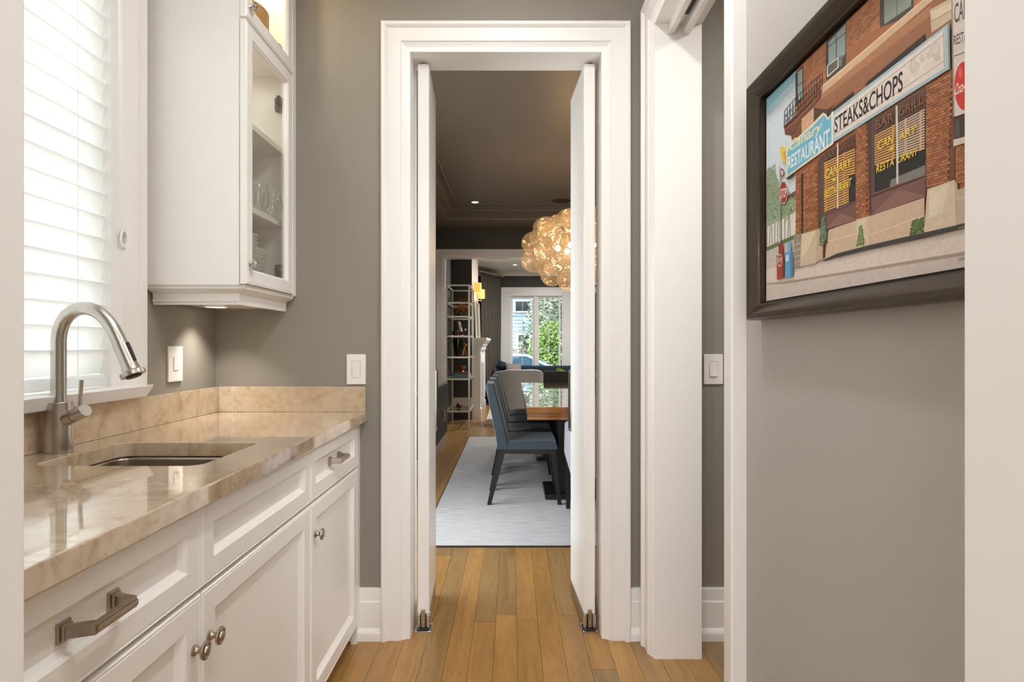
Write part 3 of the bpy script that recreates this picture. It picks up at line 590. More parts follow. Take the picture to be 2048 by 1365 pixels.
ART=[
('p',(206,217,222),[219,320,219,4816,3950,4769,5897,4746,6529,4636,6529,94,5897,273]),
('p',(138,188,205),[219,4816,2001,4769,2001,4508,219,4417]),
('p',(172,205,216),[219,4417,2001,4508,2001,4403,219,4231]),
('p',(222,216,206),[219,2262,1684,2361,1684,1468,219,1464]),
('p',(128,84,58),[219,2342,1684,2385,1684,2220,219,2129]),
('p',(96,118,62),[219,1518,1684,1562,1684,1477,219,1432]),
('p',(196,186,178),[219,1432,1684,1477,1859,1251,1762,1080,219,1039]),
('p',(84,86,74),[321,1501,271,2145,243,2151,294,1505]),
('p',(84,86,74),[432,1504,432,2137,405,2143,405,1508]),
('p',(84,86,74),[553,1505,601,2126,575,2132,527,1509]),
('p',(84,86,74),[684,1504,636,2144,610,2150,658,1508]),
('p',(84,86,74),[800,1504,800,2134,774,2139,774,1509]),
('p',(84,86,74),[914,1505,959,2123,934,2129,889,1510]),
('p',(84,86,74),[1114,1491,1070,2124,1046,2129,1090,1495]),
('p',(84,86,74),[1243,1488,1243,2109,1220,2114,1220,1492]),
('p',(84,86,74),[1370,1485,1412,2094,1389,2100,1347,1490]),
('p',(84,86,74),[1473,1486,1432,2114,1410,2119,1451,1490]),
('p',(150,166,140),[219,1943,219,3007,516,3184,810,2994,1091,2565,1358,2300,1644,2230,1644,1994,1145,1959]),
('l',(170,92,112,78),[219,2050,1644,1994,1644,2324,219,2954]),
('l',(150,132,150,112),[219,2156,1036,2131,810,3146,431,3157]),
('l',(60,150,166,130),[1199,1849,1684,1985,1664,2272,1253,2326]),
('p',(218,204,192),[219,1039,1762,1080,2739,980,5897,887,6529,891,6529,14,219,294]),
('p',(168,148,134),[219,783,1199,711,5897,572,6529,567,6529,519,5897,525,1199,666,219,762]),
('p',(204,190,180),[219,762,1199,666,5897,525,6529,519,6529,-12,219,294]),
('p',(190,174,160),[3423,748,3696,815,3689,822,3415,755]),
('p',(190,174,160),[5170,678,5504,780,5499,786,5164,684]),
('p',(158,98,62),[1684,974,1684,4750,3950,4769,5897,4746,6529,4636,6529,864,5897,843,2739,959]),
('b',(22,7),[1935,4042,2780,4048,2780,4748,1935,4732]),
('b',(22,9),[3334,4156,4311,4086,4311,4661,3334,4777]),
('b',(22,10),[4902,3933,5828,3883,5828,4533,4902,4602]),
('p',(62,60,56),[1664,4580,1973,4613,1973,4004,1684,3960]),
('p',(150,170,172),[1762,4582,1935,4571,1935,4042,1762,4045]),
('p',(42,38,34),[1751,4324,1962,4301,1946,4319,1735,4343]),
('p',(70,62,54),[2755,4654,3362,4701,3362,3942,2755,3974]),
('p',(150,172,176),[2835,4592,3348,4629,3334,4156,2835,4044]),
('p',(42,38,34),[2843,4499,3355,4481,3341,4497,2828,4516]),
('p',(42,38,34),[3064,4598,3064,4062,3087,4052,3087,4586]),
('p',(96,96,88),[2804,4206,3217,4185,3217,4023,2804,4024]),
('p',(214,214,204),[2813,4199,3137,4177,3119,4199,2794,4222]),
('p',(214,214,204),[3113,4195,3113,4039,3143,4025,3143,4180]),
('p',(214,214,204),[3118,4043,2793,4036,2814,4013,3138,4021]),
('p',(214,214,204),[2820,4017,2820,4203,2788,4218,2788,4032]),
('p',(120,120,112),[3151,4193,3247,4179,3247,4009,3151,4030]),
('p',(70,62,54),[4229,4566,4951,4570,4951,3872,4229,4094]),
('p',(136,146,136),[4334,4504,4902,4502,4902,4020,4334,4081]),
('p',(92,96,88),[4603,4517,4603,4059,4620,4050,4620,4508]),
('p',(150,100,70),[2558,3859,4194,3877,5282,3814,5897,3781,6529,3733,6529,3308,5897,3372,5282,3400,3919,3453,2780,3476,2490,3417]),
('p',(172,118,84),[2558,3859,5282,3814,5282,3687,2616,3705]),
('p',(204,172,140),[2575,3938,3950,3945,5259,3961,5897,3957,5897,3845,5259,3853,3981,3825,2641,3806]),
('p',(232,204,176),[2602,3920,3958,3935,3942,3955,2580,3942]),
('p',(232,204,176),[3958,3935,5265,3953,5253,3970,3942,3955]),
('p',(205,184,158),[5264,3761,5677,3692,5677,3442,5291,3453]),
('p',(222,202,176),[5291,3714,5648,3649,5648,3558,5305,3611]),
('p',(150,128,104),[5276,3591,5679,3537,5674,3546,5270,3601]),
('p',(110,64,48),[1199,3787,1513,3799,2558,3902,2625,3774,2317,3696,1513,3480,1253,3596]),
('p',(150,92,70),[1244,3689,1676,3673,1653,3697,1219,3714]),
('p',(150,92,70),[1679,3673,2587,3815,2562,3837,1649,3697]),
('p',(204,164,132),[1916,3645,2353,3681,2353,3381,1916,3360]),
('p',(120,76,52),[1513,3480,1916,3544,1916,3268,1544,3278]),
('p',(84,56,42),[2353,3681,2788,3472,3015,3465,2820,3375,2353,3381]),
('p',(58,50,44),[1220,4074,1198,3739,1222,3730,1243,4064]),
('p',(58,50,44),[1333,4093,1354,3733,1377,3725,1357,4084]),
('p',(58,50,44),[1445,4111,1424,3759,1447,3750,1468,4101]),
('p',(58,50,44),[1554,4126,1575,3753,1597,3745,1577,4117]),
('p',(58,50,44),[1662,4139,1642,3778,1664,3769,1683,4129]),
('p',(58,50,44),[1767,4149,1786,3772,1808,3764,1788,4140]),
('p',(58,50,44),[1870,4158,1851,3797,1872,3788,1891,4149]),
('p',(58,50,44),[1972,4164,1990,3790,2011,3782,1992,4156]),
('p',(58,50,44),[2071,4169,2053,3814,2073,3806,2091,4160]),
('p',(58,50,44),[2169,4172,2187,3808,2207,3800,2189,4163]),
('p',(58,50,44),[2265,4173,2247,3832,2267,3823,2284,4164]),
('p',(58,50,44),[2359,4172,2377,3825,2396,3818,2378,4163]),
('p',(58,50,44),[2452,4169,2435,3848,2453,3840,2471,4160]),
('p',(58,50,44),[2543,4164,2559,3842,2578,3834,2561,4156]),
('p',(58,50,44),[2632,4158,2615,3864,2634,3856,2650,4150]),
('p',(58,50,44),[1241,4062,1628,4121,1611,4135,1222,4076]),
('p',(58,50,44),[1627,4121,1989,4153,1974,4167,1611,4135]),
('p',(58,50,44),[1989,4153,2328,4162,2315,4175,1975,4167]),
('p',(58,50,44),[2328,4162,2647,4148,2635,4160,2316,4175]),
('p',(58,50,44),[1240,3942,1628,3993,1611,4006,1223,3956]),
('p',(58,50,44),[1627,3993,1989,4025,1975,4038,1611,4006]),
('p',(58,50,44),[1989,4025,2329,4041,2315,4054,1975,4039]),
('p',(58,50,44),[2328,4041,2647,4043,2635,4055,2316,4054]),
('p',(58,50,44),[1240,3822,1627,3864,1611,3878,1223,3836]),
('p',(58,50,44),[1627,3864,1989,3897,1975,3910,1611,3878]),
('p',(58,50,44),[1989,3897,2329,3921,2315,3934,1975,3910]),
('p',(58,50,44),[2328,3921,2647,3937,2635,3950,2315,3934]),
('p',(58,50,44),[1240,3719,1627,3755,1611,3768,1223,3733]),
('p',(58,50,44),[1627,3755,1989,3787,1975,3800,1611,3768]),
('p',(58,50,44),[1989,3787,2329,3818,2315,3831,1975,3800]),
('p',(58,50,44),[2329,3818,2648,3847,2635,3859,2315,3831]),
('p',(70,60,52),[1239,3913,1303,3966,1287,3975,1223,3922]),
('p',(70,60,52),[1288,3971,1362,3885,1376,3883,1303,3970]),
('p',(70,60,52),[1361,3888,1308,3830,1324,3822,1377,3880]),
('p',(70,60,52),[1323,3826,1239,3917,1224,3918,1309,3827]),
('p',(70,60,52),[1460,3929,1521,3981,1506,3990,1444,3938]),
('p',(70,60,52),[1506,3987,1577,3901,1591,3900,1520,3985]),
('p',(70,60,52),[1576,3905,1526,3848,1541,3840,1592,3896]),
('p',(70,60,52),[1540,3844,1459,3933,1445,3934,1527,3845]),
('p',(70,60,52),[1671,3945,1731,3996,1716,4005,1657,3953]),
('p',(70,60,52),[1716,4001,1785,3917,1798,3916,1730,3999]),
('p',(70,60,52),[1784,3921,1735,3865,1750,3857,1799,3912]),
('p',(70,60,52),[1749,3861,1671,3948,1657,3950,1736,3862]),
('p',(70,60,52),[1876,3960,1933,4010,1918,4018,1861,3968]),
('p',(70,60,52),[1919,4015,1985,3933,1998,3931,1932,4013]),
('p',(70,60,52),[1984,3936,1937,3882,1952,3874,1998,3928]),
('p',(70,60,52),[1951,3877,1875,3963,1862,3965,1938,3878]),
('p',(70,60,52),[2072,3974,2127,4024,2114,4032,2059,3983]),
('p',(70,60,52),[2114,4029,2178,3948,2190,3946,2127,4027]),
('p',(70,60,52),[2177,3951,2132,3898,2146,3890,2191,3943]),
('p',(70,60,52),[2145,3893,2072,3978,2059,3979,2133,3894]),
('p',(70,60,52),[2262,3988,2315,4037,2302,4045,2249,3997]),
('p',(70,60,52),[2303,4042,2364,3962,2376,3960,2315,4040]),
('p',(70,60,52),[2363,3965,2320,3913,2333,3905,2377,3957]),
('p',(70,60,52),[2332,3909,2262,3992,2250,3993,2320,3910]),
('p',(70,60,52),[2446,4002,2497,4049,2484,4057,2433,4010]),
('p',(70,60,52),[2484,4054,2544,3976,2555,3974,2496,4053]),
('p',(70,60,52),[2543,3979,2501,3928,2514,3920,2556,3971]),
('p',(70,60,52),[2513,3923,2445,4005,2433,4007,2502,3924]),
('p',(42,38,34),[2739,3398,3598,3441,3598,3305,3015,3320]),
('p',(42,38,34),[3900,3424,5181,3501,5181,3405,3919,3378]),
('b',(4,3),[3598,3324,3919,3367,3919,3465,3598,3461]),
('b',(24,2),[1694,1536,1916,1527,1916,2623,1694,2631]),
('p',(42,38,34),[1916,2623,1991,2633,1991,1513,1935,1515]),
('b',(28,4),[1991,1504,2507,1485,2507,2692,1991,2647]),
('p',(92,62,44),[2507,2692,2658,2700,2658,1486,2524,1482]),
('b',(32,4),[3639,1419,3963,1403,3950,2821,3625,2847]),
('p',(70,52,46),[3950,2821,4122,2811,4122,1728,4000,1402]),
('b',(36,7),[5209,1494,5611,1463,5677,2772,5200,2816]),
('p',(112,66,44),[5611,1463,5701,1462,5701,2220,5677,2772]),
('b',(16,10),[5709,1406,6497,1325,6497,1726,5709,1857]),
('p',(92,66,62),[2591,2722,3652,2760,3652,1676,2625,1686]),
('p',(92,66,62),[4049,2821,5209,2789,5209,1655,4049,1673]),
('p',(96,62,46),[2715,2733,3625,2750,3625,2548,2715,2605]),
('p',(96,62,46),[4134,2770,5190,2752,5190,2562,4134,2612]),
('p',(48,34,22),[2715,2605,3625,2548,3639,1714,2715,1726]),
('s',(21,212,158,82),[2715,1744,3468,1732,3468,2561,2715,2605]),
('s',(10,212,158,82),[3468,2155,3632,2139,3625,2548,3468,2561]),
('p',(196,140,72),[2763,2590,2804,2586,2804,1732,2763,1728]),
('p',(196,140,72),[3305,2567,3348,2565,3348,1729,3305,1731]),
('p',(36,32,30),[3461,2157,3639,2137,3639,1714,3461,1718]),
('p',(44,32,24),[4128,2571,5190,2546,5190,1982,4128,2086]),
('s',(13,206,156,92),[4128,2112,4601,2069,4601,2558,4128,2571]),
('s',(15,206,178,150),[4644,2069,5181,2008,5181,2543,4644,2552]),
('p',(198,146,82),[4525,2552,4568,2553,4568,2065,4525,2072]),
('p',(198,170,140),[4790,2545,4831,2543,4831,2043,4790,2046]),
('p',(198,170,140),[5087,2536,5125,2534,5125,2007,5087,2013]),
('p',(30,28,27),[4128,2101,5195,2003,5195,1778,4644,1821,4481,1705,4128,1719]),
('p',(128,122,116),[4470,1701,4503,1798,4644,1793,5195,1797,5195,1668]),
('p',(206,204,200),[3121,2787,3121,1710,3166,1699,3166,2771]),
('p',(206,204,200),[4606,2799,4622,1709,4665,1698,4649,2782]),
('p',(120,92,88),[2706,1693,3652,1686,3639,1707,2691,1716]),
('p',(120,92,88),[4109,1693,5204,1655,5196,1673,4099,1713]),
('p',(118,82,74),[2739,1678,3646,1674,3646,1402,2820,1424]),
('p',(138,98,90),[2788,1460,3239,1613,3646,1426,3625,1407,2835,1430]),
('p',(118,82,74),[4049,1658,5204,1647,5204,1383,4049,1391]),
('p',(138,98,90),[4074,1401,4644,1627,5204,1396,4049,1391]),
('p',(70,48,44),[2823,1418,3649,1396,3642,1409,2816,1431]),
('p',(70,48,44),[4052,1382,5206,1371,5202,1382,4046,1394]),
('p',(206,180,154),[2867,1407,3659,1400,3659,959,2755,944]),
('p',(226,204,180),[2918,1207,3662,1192,3656,1205,2911,1220]),
('p',(206,180,154),[4000,1391,5181,1376,5181,924,4000,933]),
('p',(226,204,180),[4003,1102,5183,1142,5179,1152,3997,1114]),
('p',(205,184,158),[1935,1515,2490,1489,2456,900,1878,925]),
('p',(220,200,172),[1973,1489,2439,1472,2139,1161,1916,1058]),
('p',(190,168,142),[2473,1492,2699,1478,2699,944,2456,913]),
('p',(150,138,118),[1644,1546,1935,1524,1878,915,1644,918]),
('p',(196,184,164),[1649,1349,1902,1348,1892,1363,1639,1364]),
('p',(196,184,164),[1649,1236,1902,1238,1892,1252,1639,1251]),
('p',(196,184,164),[1649,1123,1902,1127,1892,1141,1639,1138]),
('p',(196,184,164),[1649,1010,1902,1016,1892,1031,1639,1024]),
('p',(212,190,164),[3659,1415,4000,1395,4000,948,3659,959]),
('p',(222,204,178),[3692,1393,3925,1381,3855,1154,3692,1107]),
('p',(212,194,168),[5236,1471,5701,1462,5725,907,5172,887]),
('p',(226,210,186),[5273,1442,5628,1434,5502,1123,5259,1082]),
('p',(190,168,142),[5701,1462,5749,1395,5765,914,5725,907]),
('p',(190,170,146),[5749,1330,6497,1298,6497,898,5765,899]),
('p',(214,196,172),[5759,1209,6499,1214,6496,1223,5755,1219]),
('p',(60,56,52),[2739,929,3128,971,4012,961,5181,924,5725,907,5897,908,6497,911,6497,866,5897,843,5725,851,5181,853,4012,894,3128,906,2658,898]),
('l',(90,70,92,66),[2558,1181,2867,1192,2755,1692,2658,1688]),
('l',(60,112,136,104),[2541,1205,2820,1264,2739,1670,2674,1667]),
('p',(80,70,50),[2695,1158,2686,967,2711,963,2719,1154]),
('l',(60,92,112,58),[3666,988,3900,987,3810,1295,3758,1295]),
('l',(30,128,148,88),[3679,1013,3855,1040,3797,1279,3758,1268]),
('l',(80,72,94,52),[4902,941,5172,939,5162,1115,4951,1114]),
('l',(40,96,120,70),[4926,969,5144,993,5144,1106,4976,1092]),
('p',(110,130,66),[5749,873,5897,873,5897,852,5769,854]),
('p',(150,156,156),[1047,3034,1047,1483,1091,1475,1091,3020]),
('p',(150,56,48),[1242,2852,1236,2824,1217,2804,1189,2795,1156,2799,1123,2814,1094,2839,1075,2871,1069,2903,1075,2931,1094,2951,1123,2960,1156,2956,1189,2940,1217,2915,1236,2884]),
('p',(220,214,206),[1215,2860,1211,2841,1198,2827,1179,2821,1156,2823,1133,2834,1114,2851,1101,2873,1096,2895,1101,2914,1114,2928,1133,2934,1156,2932,1179,2921,1198,2903,1211,2882]),
('p',(150,56,48),[1123,2841,1209,2904,1189,2914,1103,2850]),
('p',(224,216,208),[1151,2706,1290,2668,1385,2516,1385,2333,1290,2230,1151,2263,1052,2416,1052,2604]),
('p',(158,44,36),[1157,2690,1283,2655,1369,2514,1369,2343,1283,2246,1157,2276,1069,2418,1069,2593]),
('t',('STOP',232,224,216),[1102,2364,1348,2351,1348,2535,1102,2562]),
('p',(146,60,40),[1013,1488,1210,1479,1210,1234,1013,1249]),
('p',(158,66,44),[924,1272,1178,1263,1178,782,935,779]),
('p',(118,44,30),[1178,1263,1263,1241,1263,801,1178,782]),
('p',(226,206,190),[1167,1142,1159,1094,1135,1056,1100,1033,1058,1029,1015,1044,979,1077,955,1123,946,1174,955,1222,979,1261,1015,1284,1058,1287,1100,1271,1135,1237,1159,1192]),
('p',(162,64,44),[1151,1144,1144,1104,1124,1072,1093,1052,1058,1049,1022,1062,991,1090,971,1128,963,1171,971,1212,991,1245,1022,1264,1058,1267,1093,1253,1124,1225,1144,1187]),
('t',('SUN',232,214,200),[969,1121,1156,1119,1156,1208,969,1211]),
('p',(110,168,200),[1421,1457,1544,1445,1544,1231,1421,1245]),
('p',(96,158,196),[1285,1271,1624,1233,1624,769,1295,778]),
('p',(214,222,224),[1327,1211,1442,1213,1442,1088,1327,1085]),
('p',(74,128,168),[1503,1242,1624,1233,1624,769,1524,771]),
('p',(166,192,198),[3000,3338,5594,3402,5611,2839,3007,2830]),
('p',(120,148,156),[5594,3402,5628,3390,5636,2822,5611,2839]),
('p',(226,214,204),[3053,3276,5544,3368,5561,2887,3053,2888]),
('p',(90,86,80),[3057,3189,5530,3300,5525,3307,3049,3198]),
('p',(90,86,80),[3057,2950,5546,2972,5542,2978,3049,2959]),
('p',(90,86,80),[5523,3355,5540,2903,5548,2899,5531,3351]),
('p',(206,196,186),[5039,3139,5034,3104,5019,3079,4997,3068,4971,3072,4944,3092,4922,3124,4907,3163,4902,3204,4907,3240,4922,3265,4944,3276,4971,3271,4997,3251,5019,3219,5034,3180]),
('p',(206,196,186),[5106,3127,5102,3112,5089,3103,5071,3102,5049,3109,5026,3122,5008,3141,4995,3162,4990,3182,4995,3198,5008,3207,5026,3208,5049,3200,5071,3186,5089,3168,5102,3147]),
('p',(206,196,186),[5200,3170,5196,3152,5186,3140,5171,3136,5153,3141,5135,3153,5120,3172,5110,3194,5106,3215,5110,3234,5120,3245,5135,3249,5153,3244,5171,3232,5186,3213,5196,3191]),
('p',(206,196,186),[5318,3147,5314,3130,5302,3119,5285,3117,5264,3123,5243,3137,5225,3156,5213,3179,5209,3201,5213,3218,5225,3229,5243,3231,5264,3225,5285,3211,5302,3191,5314,3169]),
('p',(206,196,186),[5476,3144,5469,3107,5448,3083,5417,3075,5380,3085,5343,3112,5311,3150,5290,3196,5282,3241,5290,3279,5311,3303,5343,3310,5380,3299,5417,3272,5448,3233,5469,3188]),
('p',(206,196,186),[5476,3045,5471,3031,5458,3023,5439,3023,5415,3031,5392,3045,5372,3064,5358,3085,5354,3104,5358,3119,5372,3127,5392,3126,5415,3118,5439,3103,5458,3084,5471,3064]),
('p',(218,207,197),[5015,3157,5012,3133,5005,3115,4994,3106,4981,3107,4967,3118,4956,3138,4949,3163,4946,3190,4949,3214,4956,3232,4967,3241,4981,3240,4994,3228,5005,3209,5012,3184]),
('p',(218,207,197),[5433,3178,5429,3156,5417,3142,5400,3137,5380,3142,5360,3157,5343,3179,5331,3205,5327,3231,5331,3254,5343,3268,5360,3273,5380,3267,5400,3252,5417,3230,5429,3204]),
('t',('STEAKS&CHOPS',36,32,30),[3061,2968,4769,2940,4769,3219,3061,3223]),
('p',(226,216,190),[1327,3259,1442,3318,1723,3335,2317,3394,2575,3436,2707,3453,2804,3390,2867,3306,3015,3349,3015,2802,1327,2716]),
('p',(112,182,208),[1390,3210,1503,3268,1762,3289,2353,3346,2608,3389,2715,3403,2772,3360,2851,3262,2969,3300,2969,2851,1390,2756]),
('p',(232,232,226),[2969,3359,3030,3351,3030,2805,2969,2835]),
('t',('Canary~',236,222,166),[1431,3129,2707,3108,2707,3342,1431,3379]),
('t',('RESTAURANT',238,238,234),[1411,2856,2914,2820,2914,3112,1411,3097]),
('p',(228,198,72),[1091,3397,1189,3393,1253,3323,1306,3344,1337,3081,1285,3020,1189,3079,1123,3198]),
('p',(206,168,48),[1210,3259,1327,3259,1337,3081,1274,3052]),
('p',(60,52,46),[1327,2716,1684,2728,1684,2671,1421,2660]),
('t',('BAR',122,86,62),[2739,2615,3098,2601,3098,2733,2739,2751]),
('t',('GRILL',122,86,62),[3188,2613,3612,2599,3612,2731,3188,2735]),
('t',('CANARY/',232,200,74),[2755,2287,3571,2285,3571,2410,2755,2448]),
('t',('RESTAURANT/',232,200,74),[2739,1968,3571,1965,3571,2098,2739,2104]),
('p',(222,190,70),[3106,2189,3102,2179,3090,2173,3073,2171,3053,2175,3033,2183,3015,2194,3004,2206,3000,2219,3004,2229,3015,2235,3033,2236,3053,2232,3073,2225,3090,2213,3102,2201]),
('p',(222,190,70),[3007,2187,3120,2204,3106,2218,2992,2201]),
('t',('BAR',126,90,66),[4170,2621,4579,2598,4579,2730,4170,2760]),
('t',('GRILL',126,90,66),[4686,2605,5172,2599,5172,2728,4686,2729]),
('t',('CAN/',232,200,74),[4218,2299,4579,2298,4579,2410,4218,2444]),
('t',('ARY/',232,200,74),[4686,2282,5058,2278,5058,2377,4686,2379]),
('p',(222,190,70),[4585,2210,4581,2202,4570,2197,4554,2197,4536,2201,4517,2209,4501,2220,4490,2232,4486,2242,4490,2251,4501,2255,4517,2255,4536,2250,4554,2242,4570,2232,4581,2220]),
('p',(222,190,70),[4474,2210,4594,2219,4586,2231,4465,2222]),
('p',(222,190,70),[4553,2234,4586,2251,4573,2262,4540,2245]),
('t',('RESTA/',232,200,74),[4182,1979,4601,1979,4601,2083,4182,2099]),
('t',('URANT/',232,200,74),[4665,1973,5077,1970,5077,2075,4665,2076]),
('p',(216,204,196),[5677,3768,6232,3712,6232,2154,5709,2217]),
('p',(150,140,134),[5660,3771,5681,3765,5717,2214,5693,2229]),
('t',('CANARY',84,70,64),[5709,3340,6144,3261,6144,3543,5709,3574]),
('t',('RESTAURANT',84,70,64),[5701,3080,6162,2975,6162,3105,5701,3206]),
('p',(96,84,78),[5712,2943,6164,2851,6159,2864,5706,2957]),
('p',(204,52,44),[6006,2462,6001,2385,5984,2319,5957,2269,5923,2239,5884,2231,5842,2248,5801,2288,5765,2347,5737,2421,5719,2505,5713,2590,5719,2671,5737,2738,5765,2788,5801,2816,5842,2820,5884,2800,5923,2758,5957,2698,5984,2624,6001,2544]),
('p',(220,90,76),[5836,2693,5833,2669,5827,2651,5816,2642,5804,2642,5792,2653,5782,2671,5775,2696,5773,2722,5775,2746,5782,2764,5792,2773,5804,2773,5816,2762,5827,2743,5833,2719]),
('t',('Coca-Cola~',236,224,216),[5717,2469,6010,2460,6010,2589,5717,2604]),
('p',(58,50,44),[5701,2196,6232,2126,6232,1876,5717,1944]),
('p',(84,78,74),[5725,2151,5789,2145,5797,1952,5733,1962]),
('p',(214,200,184),[5693,1946,6232,1876,6232,1806,5701,1865]),
('t',('GEOR',90,82,76),[5773,466,5958,475,5958,510,5773,502])]

# ------------------------------------------------------------------ painting
pt = thing('framed_painting', 'large bronze framed painting of a brick street corner restaurant', 'painting', (.542, 1.282, 1.237), -PI/2)
# local: x = along the wall towards the viewer, z up, -y out of the wall
PWD, PH = .70, .504
bm = BM(); rings(bm, PWD, PH, [(0, 0.0005), (0, .030), (.003, .034), (.010, .034), (.014, .031), (.026, .024), (.032, .017), (.034, .0165), (.0345, .0005)], cap=False); obj('frame', bm, frame_m, pt, smooth=40)
bobj('backing', (.034, PWD-.034, -.004, -.0006, .034, PH-.034), black, pt)
pc = bpy.data.materials.new('paint_layer'); pc.use_nodes = True; nn = pc.node_tree; pb = nn.nodes['Principled BSDF']; pb.inputs['Roughness'].default_value = .42
va = nn.nodes.new('ShaderNodeVertexColor'); va.layer_name = 'Col'; nz = nn.nodes.new('ShaderNodeTexNoise'); nz.inputs['Scale'].default_value = 60; nz.inputs['Detail'].default_value = 5
mr = nn.nodes.new('ShaderNodeMapRange'); mr.inputs[3].default_value = .82; mr.inputs[4].default_value = 1.16; nn.links.new(nz.outputs[0], mr.inputs[0])
mm = nn.nodes.new('ShaderNodeMix'); mm.data_type = 'RGBA'; mm.blend_type = 'MULTIPLY'; mm.inputs[0].default_value = 1; nn.links.new(va.outputs[0], mm.inputs[6]); nn.links.new(mr.outputs[0], mm.inputs[7]); nn.links.new(mm.outputs[2], pb.inputs['Base Color'])
VV, FF, CC = [], [], []
U0, U1, V0, V1 = .039, PWD-.039, .039, PH-.039          # visible canvas
def clip(poly):
    for ax, lim, sg in ((0, U0, 1), (0, U1, -1), (1, V0, 1), (1, V1, -1)):
        out = []
        for i in range(len(poly)):
            a, b = poly[i-1], poly[i]; da, db = (a[ax]-lim)*sg, (b[ax]-lim)*sg
            if (da >= 0) != (db >= 0): t = da/(da-db); out.append((a[0]+(b[0]-a[0])*t, a[1]+(b[1]-a[1])*t))
            if db >= 0: out.append(b)
        poly = out
        if len(poly) < 3: return []
    return poly
from mathutils.geometry import tessellate_polygon
def paint(poly, colr, lay):
    y = -.006-lay*.0000125
    tris = tessellate_polygon([[Vector((p[0], p[1], 0)) for p in poly]]) if len(poly) > 3 else [(0, 1, 2)]
    for t in tris:
        q = clip([poly[i] for i in t])
        if len(q) < 3: continue
        ar = sum(q[i-1][0]*q[i][1]-q[i][0]*q[i-1][1] for i in range(len(q)))
        if abs(ar) < 1e-9: continue
        if ar < 0: q = q[::-1]
        n = len(VV); VV.extend((u, y, v) for u, v in q); FF.append(list(range(n, n+len(q)))); CC.append(colr)
def bil(q, s, t): return tuple((q[0][i]*(1-s)+q[1][i]*s)*(1-t)+(q[3][i]*(1-s)+q[2][i]*s)*t for i in (0, 1))
def text_tris(txt):
    cu = bpy.data.curves.new('t', 'FONT'); cu.body = txt; cu.resolution_u = 3; cu.offset = .014; cu.space_word = 1.5
    o = bpy.data.objects.new('t', cu); C.objects.link(o); dg = bpy.context.evaluated_depsgraph_get(); dg.update()
    me = o.evaluated_get(dg).to_mesh(); vs = [(v.co.x, v.co.y) for v in me.vertices]; fs = [list(p.vertices) for p in me.polygons]
    o.evaluated_get(dg).to_mesh_clear(); bpy.data.objects.remove(o); bpy.data.curves.remove(cu); return vs, fs
RP = random.Random(5)
for lay, (k, c, pl_) in enumerate(ART):
    P_ = [(pl_[i]/10000, pl_[i+1]/10000) for i in range(0, len(pl_), 2)]
    if k == 'p': paint(P_, lin(c), lay)
    elif k == 'b':
        rows, cols = c
        for r in range(rows):
            for q in range(cols):
                o_ = .5*(r % 2); s0, s1 = max(0, (q-o_+.04)/cols), min(1, (q-o_+.96)/cols); t0, t1 = (r+.08)/rows, (r+.92)/rows
                if s1 <= s0: continue
                f = RP.uniform(-1, 1); cc = (170+f*22, 110+f*19, 72+f*14)
                paint([bil(P_, s0, t0), bil(P_, s1, t0), bil(P_, s1, t1), bil(P_, s0, t1)], lin(cc), lay)
    elif k == 's':
        n = c[0]
        for i in range(n): paint([bil(P_, 0, i/n), bil(P_, 1, i/n), bil(P_, 1, (i+.62)/n), bil(P_, 0, (i+.62)/n)], lin(c[1:]), lay)
    elif k == 'l':
        for i in range(c[0]*3):
            s, t = RP.random(), RP.random(); p = bil(P_, s, t); f = RP.uniform(.75, 1.2); a = RP.uniform(0, PI); r = RP.uniform(.0016, .0034)
            paint([(p[0]+r*math.cos(a), p[1]+r*math.sin(a)), (p[0]-r*.4*math.sin(a), p[1]+r*.4*math.cos(a)), (p[0]-r*math.cos(a), p[1]-r*math.sin(a)), (p[0]+r*.4*math.sin(a), p[1]-r*.4*math.cos(a))], lin(tuple(v*f for v in c[1:])), lay+i*.002)
    else:
        txt = c[0]; it = txt[-1] in '~/'; curs = txt[-1] == '~'; txt = txt.rstrip('~/'); vs, fs = text_tris(txt)
        x0, x1 = min(v[0] for v in vs), max(v[0] for v in vs); y0, y1 = min(v[1] for v in vs), max(v[1] for v in vs)
        h = (.25 if curs else .12) if it else 0
        pts = []
        for x, y in vs:
            t = (y-y0)/(y1-y0); s = ((x-x0)/(x1-x0))*(1-h*.3)+h*.3*t
            pts.append(bil(P_, s, t))
        for f in fs: paint([pts[i] for i in f], lin(c[1:]), lay)
me = bpy.data.meshes.new('canvas_print'); me.from_pydata(VV, [], FF); me.materials.append(pc)
ca = me.color_attributes.new('Col', 'FLOAT_COLOR', 'CORNER'); i = 0
for p, c in zip(me.polygons, CC):
    for _ in p.vertices: ca.data[i].color = (*c, 1); i += 1
po = bpy.data.objects.new('canvas_print', me); C.objects.link(po); po.parent = pt; po['label'] = 'painted street scene with white and blue restaurant signs'

